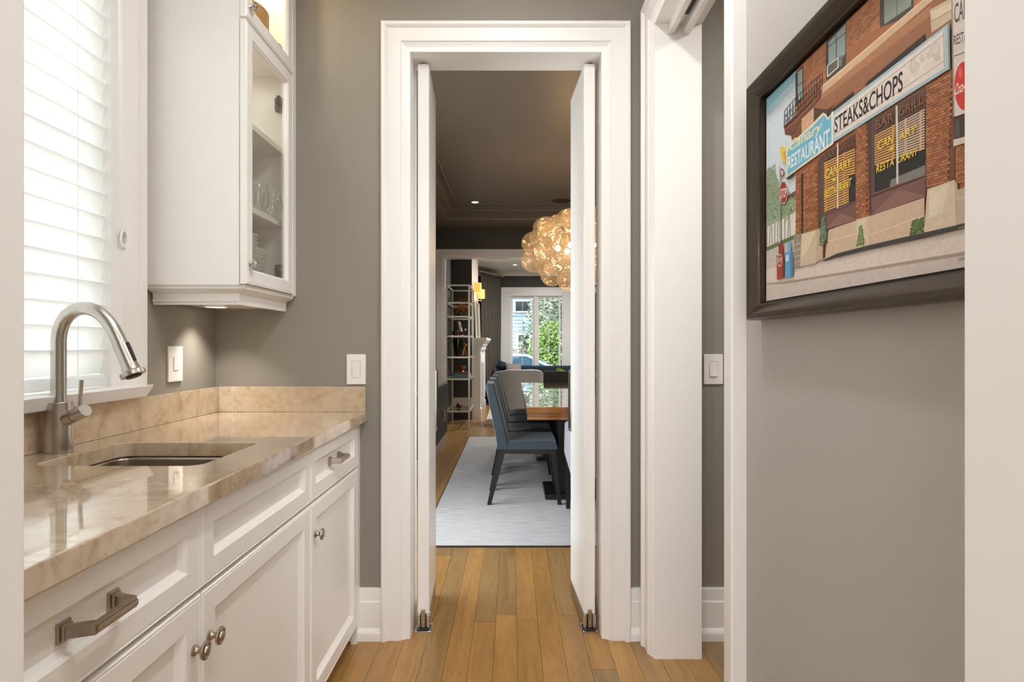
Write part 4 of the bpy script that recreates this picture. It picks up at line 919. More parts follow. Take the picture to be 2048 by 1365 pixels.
# ------------------------------------------------------------------ dining room
rg_ = thing('dining_rug', 'large pale grey wool rug under the dining table', 'rug', (.85, 5.48, 0))
bobj('pile', (-1.393, 1.393, -2.03, 2.03, .0005, .012), rugm, rg_, bevel=.003)
bm = BM(); sweep(bm, [(-1.393, -2.03), (1.393, -2.03), (1.393, 2.03), (-1.393, 2.03)], [(0, .0005), (0, .009), (-.008, .009), (-.008, .0005)], lambda x, y, b: (x, y, b), closed=True); obj('binding', bm, rugb, rg_)
RZ = .0125
def dining_chair(label, m=teal):
    t = thing('dining_chair', label, 'chair', (0, 0, 0), 0, 'teal velvet side chairs along the dining table')
    bm = BM(); hexa(bm, [(.02, -.235, .407), (.415, -.235, .407), (.415, .235, .407), (.02, .235, .407)], [(.01, -.23, .462), (.40, -.228, .468), (.40, .228, .468), (.01, .23, .462)])
    bmesh.ops.subdivide_edges(bm, edges=list(bm.edges), cuts=5, use_grid_fill=True)
    for v in bm.verts:
        if v.co.z > .42: v.co.z += .028*max(0, 1-((v.co.x-.21)/.22)**2)*max(0, 1-(v.co.y/.24)**2)
    obj('seat', bm, m, t, smooth=60)
    bm = BM(); n = 8; P0 = []
    for k in range(n+1):
        u = k/n; z = .402+u*.482; cx = .02-.105*u**1.15; th = .042-.012*u; wd = .235-(.0 if u < .75 else .07*((u-.75)/.25)**2.2)
        P0.append([bm.verts.new(p) for p in ((cx-th, -wd, z), (cx+th, -wd, z), (cx+th, wd, z), (cx-th, wd, z))])
    for a, b in zip(P0, P0[1:]):
        for j in range(4): bm.faces.new([a[j], a[(j+1) % 4], b[(j+1) % 4], b[j]])
    bm.faces.new(P0[0][::-1]); bm.faces.new(P0[-1]); obj('backrest', bm, m, t, bevel=.012, seg=3, smooth=60)
    for s in (-1, 1): bm = BM(); tube(bm, [(.02-.105*u**1.15-.043+.013*u, s*.234, .41+u*.47) for u in (0, .25, .5, .75, 1)], .0028, 6); obj('piping', bm, pipem, t)
    bobj('apron', (.015, .405, -.228, .228, .374, .4065), ebony, t)
    for s in (-1, 1):
        y = s*.21
        bm = BM(); hexa(bm, [(-.103, y-.015, 0), (-.073, y-.015, 0), (-.073, y+.015, 0), (-.103, y+.015, 0)], [(-.015, y-.018, .40), (.035, y-.018, .40), (.035, y+.018, .40), (-.015, y+.018, .40)]); obj('leg', bm, ebony, t, bevel=.002)
        bm = BM(); hexa(bm, [(.415, y-.014, 0), (.443, y-.014, 0), (.443, y+.014, 0), (.415, y+.014, 0)], [(.365, y-.018, .375), (.408, y-.018, .375), (.408, y+.018, .375), (.365, y+.018, .375)]); obj('leg', bm, ebony, t, bevel=.002)
    return t
c0 = dining_chair('teal velvet dining chair nearest the open swing doors, on the pale rug')
c0.location = (-.08, 4.535, RZ)
for k, lb in enumerate(('second teal dining chair from the swing doors, its back partly covered', 'third teal dining chair from the swing doors, tucked under table', 'farthest teal dining chair, at the far end of table side')):
    dup(c0, (-.08+.004*k, 4.535+.56*(k+1), RZ), math.radians((1.2, -1, .6)[k]), lb)
for k, lb in enumerate(('first chair on far side', 'second chair on far side')): pass
def arm_chair(name, label, m, loc, rz, top=.846, grp=None):
    t = thing(name, label, 'chair', loc, rz, grp)          # local: faces +y
    bm = BM(); box(bm, -.215, .215, -.19, .27, .36, .47); obj('seat', bm, m, t, bevel=.03, seg=4, smooth=60)
    bm = BM(); hexa(bm, [(-.27, -.27, .33), (.27, -.27, .33), (.27, -.19, .33), (-.27, -.19, .33)], [(-.27, -.33, top), (.27, -.33, top), (.27, -.265, top), (-.27, -.265, top)]); obj('backrest', bm, m, t, bevel=.018, seg=3, smooth=60)
    for s in (-1, 1):
        bm = BM(); xa, xb = sorted((s*.29, s*.222)); hexa(bm, [(xa, -.26, .33), (xb, -.26, .33), (xb, .25, .39), (xa, .25, .39)], [(xa, -.28, .655), (xb, -.28, .655), (xb, .21, .634), (xa, .21, .634)]); obj('armrest', bm, m, t, bevel=.02, seg=3, smooth=60)
    bobj('apron', (-.26, .26, -.24, .24, .315, .362), ebony, t)
    for s in (-1, 1):
        for yy, y2 in ((.22, .235), (-.22, -.27)):
            x = s*.252; x2 = s*.262; bm = BM(); hexa(bm, [(x2-.014, y2-.014, 0), (x2+.014, y2-.014, 0), (x2+.014, y2+.014, 0), (x2-.014, y2+.014, 0)], [(x-.023, yy-.02, .35), (x+.023, yy-.02, .35), (x+.023, yy+.02, .35), (x-.023, yy+.02, .35)]); obj('leg', bm, ebony, t, bevel=.002)
    return t
arm_chair('host_chair', 'lavender grey velvet armchair at the near end of dining table', lav, (.662, 3.985, RZ), 0)
arm_chair('host_chair', 'dark armchair, coloured as backlit, with a square back at the far end of table', darkf, (.66, 7.0, RZ), PI)
tb = thing('dining_table', 'long glossy honey walnut dining table reflecting the bay window', 'table', (.65, 5.42, RZ))
bobj('tabletop', (-.548, .548, -1.32, 1.32, .695, .7375), walnut, tb, bevel=.003)
bm = BM(); box(bm, -.535, .535, -1.305, 1.305, .672, .6945); box(bm, -.545, .545, -1.315, 1.315, .648, .671); obj('apron', bm, walnut, tb)
for y in (-.75, .75):
    bm = BM(); box(bm, -.3, .3, y-.16, y+.16, .04, .648); obj('leg', bm, ebony, tb, bevel=.006); 
    bobj('foot', (-.4, .4, y-.22, y+.22, .0, .04), ebony, tb, bevel=.006)
cs = thing('console_cabinet', 'dark navy sideboard with pale top edge along left dining wall', 'sideboard', (-1.045, 6.5, 0))
bobj('body', (-.22, .222, -.9, .9, .09, .70), console, cs); bobj('top', (-.224, .226, -.91, .91, .7005, .732), mat('console_top', (150, 138, 124), .2, coat=.4), cs, bevel=.002)
bobj('plinth', (-.2, .214, -.89, .89, .0, .0895), mat('plinth_lacquer', (150, 160, 168), .25), cs)
for k in range(4):
    dd = bobj('door', (.2225, .2345, -.895+k*.4475, -.4525+k*.4475, .10, .692), console, cs, bevel=.002); 
    bm = BM(); yy = -.895+k*.4475+(.41 if k % 2 == 0 else .035); tube(bm, [(.235, yy, .30), (.252, yy, .30), (.252, yy, .42), (.235, yy, .42)], .005, 8); obj('handle', bm, champ, dd)
# chandelier
ch = thing('bubble_chandelier', 'glowing chandelier of clustered champagne glass bubbles above dining table', 'chandelier', (.62, 5.4, 2.067))
bm = BM(); tube(bm, [(0, 0, -.05), (0, 0, .78)], .009, 10); lathe(bm, [(0, .77), (.07, .77), (.07, .8), (0, .805)], 24); obj('stem', bm, champ, ch, smooth=40)
bm = BM(); ball(bm, (0, 0, 0), .1, 20); b0 = obj('glass_bubble', bm, bubble, ch, smooth=180)
N = 56; RC = random.Random(3); first = True
for k in range(N):
    zc = 1-2*(k+.5)/N; a = k*2.39996+RC.uniform(-.12, .12); rr = math.sqrt(1-zc*zc); s = RC.choice((.062, .085, .1, .108, .114))
    sh_ = 1-.4*(.108-s) ; o = b0 if first else b0.copy()
    if not first: C.objects.link(o)
    first = False
    o.location = (rr*math.cos(a)*(.45+RC.uniform(-.03, .02)), rr*math.sin(a)*(.45+RC.uniform(-.03, .02)), zc*(.295+RC.uniform(-.02, .02))); o.scale = (s/.1,)*3
for k in range(7):
    a = 2*PI*k/6; p = (.2*math.cos(a), .2*math.sin(a), 0) if k < 6 else (0, 0, .16)
    bm = BM(); ball(bm, p, .026, 10); obj('bulb', bm, glow2, ch, smooth=180)
# ceiling fittings
def downlight(label, loc, r=.05):
    t = thing('recessed_light', label, 'light', loc)
    bm = BM(); lathe(bm, [(r*.82, -.001), (r*.84, -.006), (r*1.3, -.004), (r*1.34, 0)], 28); obj('trim_ring', bm, white if loc[2] < 2.85 else darkc, t, smooth=40)
    bm = BM(); lathe(bm, [(0, -.003), (r*.82, -.003), (r*.82, -.0005), (0, -.0005)], 28); obj('lens', bm, glow, t)
downlight('lit recessed downlight in the dark dining ceiling', (-.437, 6.98, 2.8745))
downlight('small recessed downlight in the white living room ceiling', (.06, 11.9, 2.7995))
for x, y, lb in ((.15, 1.35, 'pantry ceiling downlight between painting and double doors'), (.12, .8, 'pantry ceiling downlight nearest the painting'), (-.05, 1.98, 'pantry ceiling downlight nearest the double doors')): downlight(lb, (x, y, 2.7495))
sp = thing('ceiling_speaker', 'round dark speaker grille in the dining ceiling', 'speaker', (.58, 6.93, 2.8745))
bm = BM(); lathe(bm, [(0, -.004), (.1, -.004), (.112, -.002), (.115, 0)], 32); obj('grille', bm, mat('speaker_cloth', (58, 52, 46), .8), sp, smooth=40)

# ------------------------------------------------------------------ living room
et = thing('etagere_shelf', 'tall champagne metal open shelf unit against the dark wall', 'shelf', (-.76, 8.81, 0))
X0, X1, Y0, Y1 = -.185, .164, -.44, .44; T = .013
for x in (X0, X1-T*2):
    for y in (Y0, Y1-T*2): bobj('post', (x, x+T*2, y, y+T*2, 0, 2.04), champ, et)
SH = (.245, .705, 1.015, 1.315, 1.595, 1.79, 2.04)
for z in SH:
    bm = BM()
    e = .001; box(bm, X0+T*2, X1-T*2, Y0+e, Y0+T*2-e, z-.022, z); box(bm, X0+T*2, X1-T*2, Y1-T*2+e, Y1-e, z-.022, z); box(bm, X0+e, X0+T*2-e, Y0+T*2, Y1-T*2, z-.022, z); box(bm, X1-T*2+e, X1-e, Y0+T*2, Y1-T*2, z-.022, z); obj('shelf_frame', bm, champ, et)
    if z < 2.0 and z != 1.79: bobj('shelf_panel', (X0+.02, X1-.02, Y0+.02, Y1-.02, z-.010, z-.001), cabglass, et)
def on(z, x, y): return (-.76+x, 8.81+y, z)
sbz = thing('starburst_sculpture', 'gold spiky starburst sculpture on the upper shelf', 'sculpture', on(1.594, .02, .0))
bm = BM(); ball(bm, (0, 0, .15), .025, 10); RS = random.Random(9)
obj('core', bm, gold, sbz)
for k in range(30):
    zc = 1-2*(k+.5)/30; a = k*2.39996; rr = math.sqrt(1-zc*zc); l = .149 if zc < -.3 else .165+.03*RS.random()
    v = Vector((rr*math.cos(a), rr*math.sin(a), zc)); bm = BM(); tube(bm, [Vector((0, 0, .15)), Vector((0, 0, .15))+v*l], [.006, .003], 6); obj('spike', bm, gold, sbz)
bk = thing('leaning_book', 'ivory book leaning on third shelf of metal unit', 'book', on(1.3142, .0, .02)); bk.rotation_euler = (0, math.radians(-13), 0)
bobj('cover', (0, .028, -.1, .1, .0066, .215), paper, bk, bevel=.003)
oc = thing('dark_figurine', 'small dark curled figurine with pale head beside the ivory book', 'figurine', on(1.3142, 0, -.18))
bm = BM(); ball(bm, (-.06, 0, .045), .06, 12, .045); tube(bm, [(-.03, 0, .05), (.03, 0, .04), (.06, 0, .03), (.075, 0, .06), (.07, 0, .085)], [.035, .025, .017, .013, .01], 10); obj('body', bm, brownled, oc, smooth=60)
bm = BM(); ball(bm, (.078, 0, .09), .017, 10); obj('head', bm, china, oc, smooth=60)
vs = thing('floor_vase', 'tall black green glazed vase on the metal shelf', 'vase', on(1.0145, -.045, .05)); vs.name = 'tall_vase'
bm = BM(); lathe(bm, [(0, 0), (.045, 0), (.055, .02), (.075, .12), (.085, .22), (.082, .268), (.074, .27), (.076, .22), (.05, .03), (0, .02)], 24); obj('body', bm, vasem, vs, smooth=50)
dg = thing('gold_figurine', 'gold seated animal figurine beside the black vase', 'figurine', on(1.0145, .06, -.14))
bm = BM(); box(bm, -.045, .045, -.03, .03, 0, .016); obj('plinth', bm, black, dg, bevel=.002)
bm = BM(); tube(bm, [(-.02, 0, .016), (-.016, 0, .06), (-.004, 0, .1), (.004, 0, .135), (.008, 0, .155)], [.03, .032, .024, .015, .012], 12); ball(bm, (.016, 0, .168), .018, 10); tube(bm, [(.02, 0, .168), (.045, 0, .160)], [.012, .006], 8); tube(bm, [(.006, -.008, .18), (.002, -.012, .205)], [.007, .002], 6); tube(bm, [(.006, .008, .18), (.002, .012, .205)], [.007, .002], 6); tube(bm, [(.02, -.012, .1), (.026, -.013, .016)], [.009, .008], 8); tube(bm, [(.02, .012, .1), (.026, .013, .016)], [.009, .008], 8)
obj('body', bm, gold, dg, smooth=60)
for z0, h, m, lb in ((.7045, .06, bluebook, 'thick blue grey book lying flat on metal shelf'), (.765, .018, redbook, 'thin brown red book lying on the blue grey book')):
    b = thing('book', lb, 'book', on(z0, .02, -.15), 0, 'books lying on the metal shelf'); hw = .135 if h > .03 else .12
    bm = BM(); box(bm, -hw, hw, -.1, .1, 0, .004); box(bm, -hw, hw, -.1, .1, h-.004, h); box(bm, -hw, hw, -.1, -.096, .004, h-.004); obj('cover', bm, m, b); bobj('pages', (-hw+.004, hw-.004, -.0955, .097, .0042, h-.0042), paper, b)
gb = thing('gold_bowl', 'small gold footed bowl on top of the flat books', 'bowl', on(.7832, .03, -.15))
bm = BM(); lathe(bm, [(0, 0), (.03, 0), (.026, .01), (.012, .02), (.014, .032), (.04, .055), (.05, .09), (.046, .09), (.036, .058), (0, .038)], 20); obj('body', bm, gold, gb, smooth=50)
db = thing('dark_ball', 'small dark red ball on the lowest metal shelf', 'ball', on(.2445, -.02, -.15)); bm = BM(); ball(bm, (0, 0, .042), .042, 14); obj('body', bm, brownled, db, smooth=180)
pn = thing('framed_board', 'pale framed panel leaning at the back of lowest shelf', 'panel', on(.2445, -.005, .2)); bm = BM(); rings(bm, .3, .13, [(0, -.012), (0, 0), (.012, 0), (.014, -.006)]); obj('panel_board', bm, marble, pn, loc=(-.15, 0, 0))
# fireplace
bm = BM(); box(bm, -.95, -.637, 9.36, 11.1, 0, 2.8); st(obj('wall_chimney', bm, [marble]), 'pale chimney breast above the mantel')
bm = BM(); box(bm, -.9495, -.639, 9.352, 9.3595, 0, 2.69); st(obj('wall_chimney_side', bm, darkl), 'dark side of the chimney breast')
mt = thing('fireplace_mantel', 'white mantelpiece with stepped shelf on the chimney breast', 'mantel', (-.637, 10.23, 0))
bm = BM(); sweep(bm, [(0, -.87), (.15, -.87), (.15, .87), (0, .87)], [(-.0, 1.12), (-.0, 1.15), (-.02, 1.165), (-.03, 1.2), (-.065, 1.235), (-.07, 1.26), (-.085, 1.262), (-.085, 1.298)], lambda x, y, b: (x, y, b), capends=False)
box(bm, 0, .146, -.866, .866, 1.1, 1.296); obj('mantel_shelf', bm, white, mt)
for y in (-.8, .6): 
    bm = BM(); box(bm, .0, .13, y, y+.2, 0, 1.1); box(bm, 0, .145, y-.012, y+.212, 0, .16); box(bm, .13, .138, y+.04, y+.16, .22, 1.04); obj('pilaster', bm, white, mt)
bobj('frieze', (0, .10, -.6, .6, .86, 1.1), white, mt); bobj('firebox', (.001, .02, -.6, .6, 0, .86), black, mt)
mi = thing('mantel_mirror', 'champagne framed mirror standing on the mantel', 'mirror', (-.60, 10.25, 1.2985)); mi.rotation_euler = (0, math.radians(-2), 0)
bm = BM(); rings(bm, 1.0, .62, [(0, -.0), (0, .03), (.02, .03), (.024, .02), (.024, 0)], cap=False); o = obj('frame', bm, champ, mi); o.rotation_euler = (0, 0, PI/2); o.location = (0, -.5, 0)
bobj('mirror_glass', (.006, .01, -.48, .48, .02, .6), chrome, mi)
for y, lb in ((9.6, 'amber glowing wall sconce nearer the metal shelf'), (10.75, 'amber glowing wall sconce nearer the curtain')):
    s = thing('wall_sconce', lb, 'lamp', (-.637, y, 2.06), 0, 'sconces over the mantel')
    bm = BM(); box(bm, .0005, .02, -.03, .03, -.12, .03); obj('back_plate', bm, champ, s, bevel=.003)
    bm = BM(); tube(bm, [(.015, 0, -.06), (.07, 0, -.08), (.075, 0, .0)], .007, 8); obj('arm', bm, champ, s)
    bm = BM(); lathe(bm, [(.068, -.03), (.064, .13), (.062, .13), (.066, -.03)], 24, Matrix.Translation((.075, 0, 0))); obj('shade', bm, shade, s, smooth=60)
    d = bpy.data.lights.new('sconce_bulb', 'POINT'); lo = bpy.data.objects.new('sconce_bulb', d); C.objects.link(lo); lo.parent = s; lo.location = (.075, 0, .05); d.energy = 2.5; d.color = (1, .72, .4); d.shadow_soft_size = .03
# curtain and rod
cu = thing('window_curtain', 'long taupe pleated curtain hanging left of the bay window', 'curtain', (-.45, 12.4, 0))
bm = BM(); n = 72; ax, ay, bx, by = -.19, -.42, .20, .40; nx, ny = by-ay, -(bx-ax); l = math.hypot(nx, ny); nx /= l; ny /= l; rows = []
for z, am in ((.012, 1.0), (.6, .95), (1.6, .8), (2.3, .7), (2.58, .55), (2.64, .5)):
    row = []
    for k in range(n+1):
        u = k/n; w_ = .06*am*math.sin(u*2*PI*6)+.015*math.sin(u*31+z)
        row.append(bm.verts.new((ax+(bx-ax)*u+nx*w_, ay+(by-ay)*u+ny*w_, z)))
    rows.append(row)
for a, b in zip(rows, rows[1:]):
    for k in range(n): bm.faces.new([a[k], a[k+1], b[k+1], b[k]])
o = obj('drape', bm, curt, cu, smooth=60); md = o.modifiers.new('thickness', 'SOLIDIFY'); md.thickness = .004
rd = thing('curtain_rod', 'pale metal curtain rod with rings and finial by the ceiling', 'curtain rod', (-.45, 12.4, 2.68))
bm = BM(); tube(bm, [(ax-.02, ay-.04, 0), (bx+.05, by+.1, 0)], .014, 10); ball(bm, (bx+.055, by+.11, 0), .026, 10); obj('rod', bm, champ, rd, smooth=60)
bm = BM(); box(bm, bx+.0, bx+.03, by+.03, .598, -.012, .012); box(bm, ax-.31, ax-.0, ay-.01, ay+.02, -.012, .012); obj('bracket', bm, champ, rd)
for k in range(9):
    u = (k+.5)/9; cx, cy = ax+(bx-ax)*u, ay+(by-ay)*u; bm = BM(); tube(bm, [(cx+nx*.022*math.cos(a), cy+ny*.022*math.cos(a), -.006+.022*math.sin(a)) for a in [2*PI*j/10 for j in range(11)]], .0035, 6); obj('ring', bm, champ, rd)
# bay window
w2 = thing('window_2', 'white bay window with gridded panes looking onto street', 'window', (0, 13.0, 0)); w2['kind'] = 'structure'
bm = BM(); box(bm, -.27, -.03, -.05, -.001, .58, 2.33); box(bm, -.27, 2.2, -.055, -.001, 2.33, 2.42); box(bm, -.28, 2.2, -.07, -.001, 2.42, 2.445); box(bm, 1.12, 1.36, -.05, -.001, .58, 2.33); box(bm, -.27, 2.2, -.05, -.001, .45, .58); obj('casing', bm, white, w2, bevel=.004)
bm = BM(); box(bm, -.20, -.03, -.001, .15, .58, 2.33); box(bm, 1.11, 1.25, -.001, .15, .58, 2.33); box(bm, .488, .557, -.03, .12, .65, 2.27); box(bm, -.03, 1.11, -.001, .15, 2.27, 2.33); box(bm, -.03, 1.11, -.02, .15, .58, .65); obj('frame', bm, white, w2)
bm = BM(); box(bm, -.035, 1.115, -.06, -.002, 2.255, 2.35); obj('roller_cassette', bm, white, w2, bevel=.006)
for x0 in (-.03, .565):
    bm = BM(); xa, xb = x0, x0+.525; rings(bm, .525, 1.61, [(0, -.05), (0, 0), (.04, 0), (.045, -.014), (.045, -.05)], cap=False); s = obj('sash', bm, white, w2, loc=(x0, .03, .65))
    if x0 > 0: s.location.x = .55
    bm = BM(); box(bm, .2565, .2685, .01, .03, .045, 1.565)
    for k in (1, 2, 3): box(bm, .045, .48, .012, .028, .045+k*.38-.006, .045+k*.38+.006)
    obj('muntin', bm, white, s)
    bm = BM(); box(bm, .044, .481, .018, .022, .044, 1.566); obj('glass_pane', bm, glass, s)
bm = BM(); tube(bm, [(.52, .0, 1.47), (.54, -.02, 1.475), (.60, -.022, 1.49)], .006, 6); obj('latch', bm, white, w2)
# glazed side door of the dining room (out of view, lets daylight in) and the rest of the bay wall
w3 = thing('window_3', 'white glazed side door of the dining room', 'window', (-1.345, 2.72, 0)); w3['kind'] = 'structure'
bm = BM(); sweep(bm, [(0, 0), (0, 2.36), (1.28, 2.36), (1.28, 0)], [(0, -.05), (0, .05), (-.06, .05), (-.06, -.05)], lambda s, z, b: (b, s, z)); box(bm, -.05, .05, .61, .67, 0, 2.3); obj('frame', bm, white, w3)
bobj('glass_pane', (-.003, .003, .061, 1.22, .02, 2.29), glass, w3)
bm = BM(); box(bm, 1.36, 2.1, 13.0, 13.14, .6, 2.33); st(obj('wall_bay_right', bm, darkw), 'dark wall right of the bay window')
# sofa, pillows
sf = thing('teal_sofa', 'low deep teal velvet sofa under the bay window', 'sofa', (.68, 12.2, 0))
bobj('base', (-1.0, 1.0, -.4, .42, .08, .40), teald, sf, bevel=.02); bobj('backrest', (-.98, .98, .22, .42, .401, .74), teald, sf, bevel=.04, seg=4)
for s in (-1, 1): bobj('armrest', tuple(sorted((s*1.0, s*.84)))+(-.4, .4, .401, .66), teald, sf, bevel=.04, seg=4)
for k in range(2): bobj('seat_cushion', (-.83+k*.835, -.01+k*.835, -.42, .21, .402, .50), teald, sf, bevel=.03, seg=4)
for x in (-.92, .92):
    for y in (-.34, .36): bm = BM(); lathe(bm, [(0, 0), (.018, 0), (.025, .08), (0, .08)], 10, Matrix.Translation((x, y, 0))); obj('leg', bm, ebony, sf)
def pillow(name, label, m, loc, w_, h, rot):
    t = thing(name, label, 'pillow', loc); t.rotation_euler = rot; bm = BM(); n = 12; top = {}
    for sgn in (1, -1):
        g = [[None]*(n+1) for _ in range(n+1)]
        for i in range(n+1):
            for j in range(n+1):
                u, v = i/n*2-1, j/n*2-1; b = (1-u*u)**.5*(1-v*v)**.5 if abs(u) < 1 and abs(v) < 1 else 0
                pinch = 1-.13*(1-v*v) if abs(u) > .0 else 1; kx = 1-.10*(1-abs(v)**2)*abs(u)**3; kz = 1-.14*(1-abs(u)**2)*abs(v)**3
                key = (i, j); edge = i in (0, n) or j in (0, n)
                if edge and key in top: g[i][j] = top[key]; continue
                vv = bm.verts.new((u*w_/2*kx, -sgn*.085*b, h/2+v*h/2*kz)); g[i][j] = vv
                if edge: top[key] = vv
        for i in range(n):
            for j in range(n): bm.faces.new([g[i][j], g[i+1][j], g[i+1][j+1], g[i][j+1]])
    obj('cover', bm, m, t, smooth=80)
pillow('throw_pillow', 'taupe square pillow standing on the teal sofa arm end', pillf, (.03, 12.02, .505), .34, .32, (math.radians(-14), 0, 0))
pillow('throw_pillow', 'round-edged teal pillow behind the taupe pillow on sofa', teald, (-.235, 12.2, .668), .26, .19, (math.radians(-20), math.radians(20), 0))
# barrel chair
bc = thing('barrel_chair', 'pale grey upholstered barrel lounge chair beyond the dining table', 'chair', (.13, 9.25, .0325), math.radians(6))
bm = BM(); n = 20; rows = []
for ins, z in ((.03, .1), (.0, .3), (0, .55), (.012, .70)):
    pass
prof2 = []
def shell(bm, r, zb):
    lo = []; hi = []
    for k in range(n+1):
        a = math.radians(-200+220*k/n); e = abs(k/n*2-1); top = .775-.14*max(0, (e-.25)/.75)**2
        lo.append((math.cos(a)*r*.9, math.sin(a)*r*.9, zb)); hi.append((math.cos(a)*r, math.sin(a)*r, top))
    return lo, hi
lo, hi = shell(bm, .36, .09); li, hi2 = shell(bm, .27, .09)
Vl, Vh, Wl, Wh = ([bm.verts.new(p) for p in q] for q in (lo, hi, li, hi2))
for k in range(n):
    bm.faces.new([Vl[k], Vl[k+1], Vh[k+1], Vh[k]]); bm.faces.new([Wl[k+1], Wl[k], Wh[k], Wh[k+1]]); bm.faces.new([Vh[k], Vh[k+1], Wh[k+1], Wh[k]]); bm.faces.new([Vl[k+1], Vl[k], Wl[k], Wl[k+1]])
bm.faces.new([Vl[0], Vh[0], Wh[0], Wl[0]]); bm.faces.new([Vl[-1], Wl[-1], Wh[-1], Vh[-1]])
obj('back_shell', bm, greyf, bc, bevel=.03, seg=3, smooth=70)
bm = BM(); lathe(bm, [(0, .1), (.25, .1), (.262, .13), (.262, .38), (.24, .43), (0, .44)], 28); obj('seat_cushion', bm, greyf, bc, smooth=50)
bm = BM(); lathe(bm, [(0, 0), (.24, 0), (.24, .09), (0, .09)], 28); obj('swivel_base', bm, ebony, bc)
lr = thing('living_rug', 'cream shaggy rug in the living room beyond the dining chairs', 'rug', (.9, 10.2, 0)); bm = BM(); box(bm, -1.3, 1.3, -1.62, 1.62, .0005, .026); bmesh.ops.subdivide_edges(bm, edges=list(bm.edges), cuts=14, use_grid_fill=True)
for v in bm.verts:
    if v.co.z > .02: v.co.z += R.uniform(-.006, .006)
    elif 0: pass
obj('pile', bm, rugf, lr)
ot = thing('side_table', 'small round dark pedestal table in the living room', 'table', (.84, 10.4, .0275)); bm = BM(); lathe(bm, [(0, 0), (.16, 0), (.16, .015), (.02, .03), (.02, .5), (.21, .51), (.21, .53), (0, .53)], 28); obj('pedestal', bm, ebony, ot, smooth=40)
gp = thing('green_plant', 'leafy chartreuse plant in low pot behind the dark armchair', 'plant', (.84, 10.4, .558))
bm = BM(); lathe(bm, [(0, 0), (.08, 0), (.11, .08), (.1, .08), (0, .06)], 20); obj('pot', bm, potm, gp, smooth=40)
RG = random.Random(4); bm = BM()
for k in range(46):
    a = RG.uniform(0, 2*PI); el_ = RG.uniform(.2, 1.4); l = RG.uniform(.09, .16); d = Vector((math.cos(a)*math.cos(el_), math.sin(a)*math.cos(el_), math.sin(el_))); s = d.cross(Vector((0, 0, 1))).normalized()*.03; p = Vector((0, 0, .06)); q = p+d*l; r_ = q+d*.045-Vector((0, 0, .03))
    v = [bm.verts.new(x) for x in (p, q+s, r_, q-s)]; bm.faces.new(v)
lf = obj('leaves', bm, greenl, gp, smooth=80); lf['kind'] = 'stuff'

# ------------------------------------------------------------------ outside
nh = thing('side_sun_block', 'unseen pale stucco block added to keep sun off the pantry blind', 'house', (-4.5, -4.0, -.62))  # unseen building added to block direct sun from the pantry blind
bm = BM(); box(bm, -6, 0, -5, 4.2, 0, 6.4); obj('wall', bm, mat('pale_stucco', (236, 234, 228), .8, bump=.2), nh)
bm = BM(); hexa(bm, [(-6.3, -5.3, 6.4), (.3, -5.3, 6.4), (.3, 4.5, 6.4), (-6.3, 4.5, 6.4)], [(-3.2, -5.3, 8.4), (-2.8, -5.3, 8.4), (-2.8, 4.5, 8.4), (-3.2, 4.5, 8.4)]); obj('roof', bm, mat('brown_shingle', (92, 84, 78), .9), nh)
asph = mat('asphalt', (120, 122, 124), .9); lawn = mat('lawn', (96, 128, 62), .9, rgb2=(70, 100, 46), vscale=3)
bm = BM(); box(bm, -30, 30, 13.6, 60, -.9, -.62); st(obj('ground', bm, lawn), 'front lawn outside the bay window')
bm = BM(); box(bm, -30, 30, 17.2, 23.0, -.62, -.6); st(obj('road', bm, asph), 'street outside the bay window')
bm = BM(); box(bm, -30, -3.5, -6, 13.6, -.9, -.62); st(obj('ground', bm, lawn), 'side yard outside the pantry window')
hs = thing('neighbour_house', 'pale blue clapboard house across the street', 'house', (-4, 33, -.62))
siding = mat('blue_clapboard', (158, 188, 212), .6); bm = BM(); nb = 40
for k in range(nb):
    z0, z1 = k*.2, k*.2+.2
    v = [bm.verts.new(p) for p in ((-6, -.035, z0), (5.3, -.035, z0), (5.3, 0, z1), (-6, 0, z1))]; bm.faces.new(v)
    v = [bm.verts.new(p) for p in ((-6, 0, z0), (5.3, 0, z0), (5.3, -.035, z0), (-6, -.035, z0))]; bm.faces.new(v)
box(bm, -6, 5.3, .01, 6, 0, 8); obj('siding', bm, siding, hs)
dwin = mat('dark_glazing', (38, 52, 62), .15)
for x0, x1, z0, z1 in ((4.2, 5.0, 3.68, 4.22), (4.35, 4.95, .3, 2.35), (2.0, 3.0, 3.2, 4.6), (2.2, 3.2, .6, 2.4)):
    bm = BM(); rings(bm, x1-x0+.16, z1-z0+.16, [(0, -.05), (0, .05), (.08, .05), (.08, -.02)], cap=False); f = obj('window', bm, white, hs, loc=(x0-.08, -.03, z0-.08)); bobj('pane', (.08, x1-x0+.08, -.02, .0, .08, z1-z0+.08), dwin, f)
bm = BM(); hexa(bm, [(-6.4, -.5, 8), (5.7, -.5, 8), (5.7, 6.4, 8), (-6.4, 6.4, 8)], [(-6.4, 3, 10.5), (5.7, 3, 10.5), (5.7, 3.4, 10.5), (-6.4, 3.4, 10.5)]); obj('roof', bm, mat('slate_roof', (96, 92, 92), .8), hs)
pr = thing('porch_railing', 'white porch railing in front of blue house', 'railing', (.2, 30, -.62))
bobj('top_rail', (-2.5, 1.2, -.03, .03, .95, 1.02), white, pr); bobj('bottom_rail', (-2.5, 1.2, -.03, .03, .12, .18), white, pr)
for k in range(24): bobj('baluster', (-2.45+k*.157, -2.41+k*.157, -.02, .02, .18, .95), white, pr)
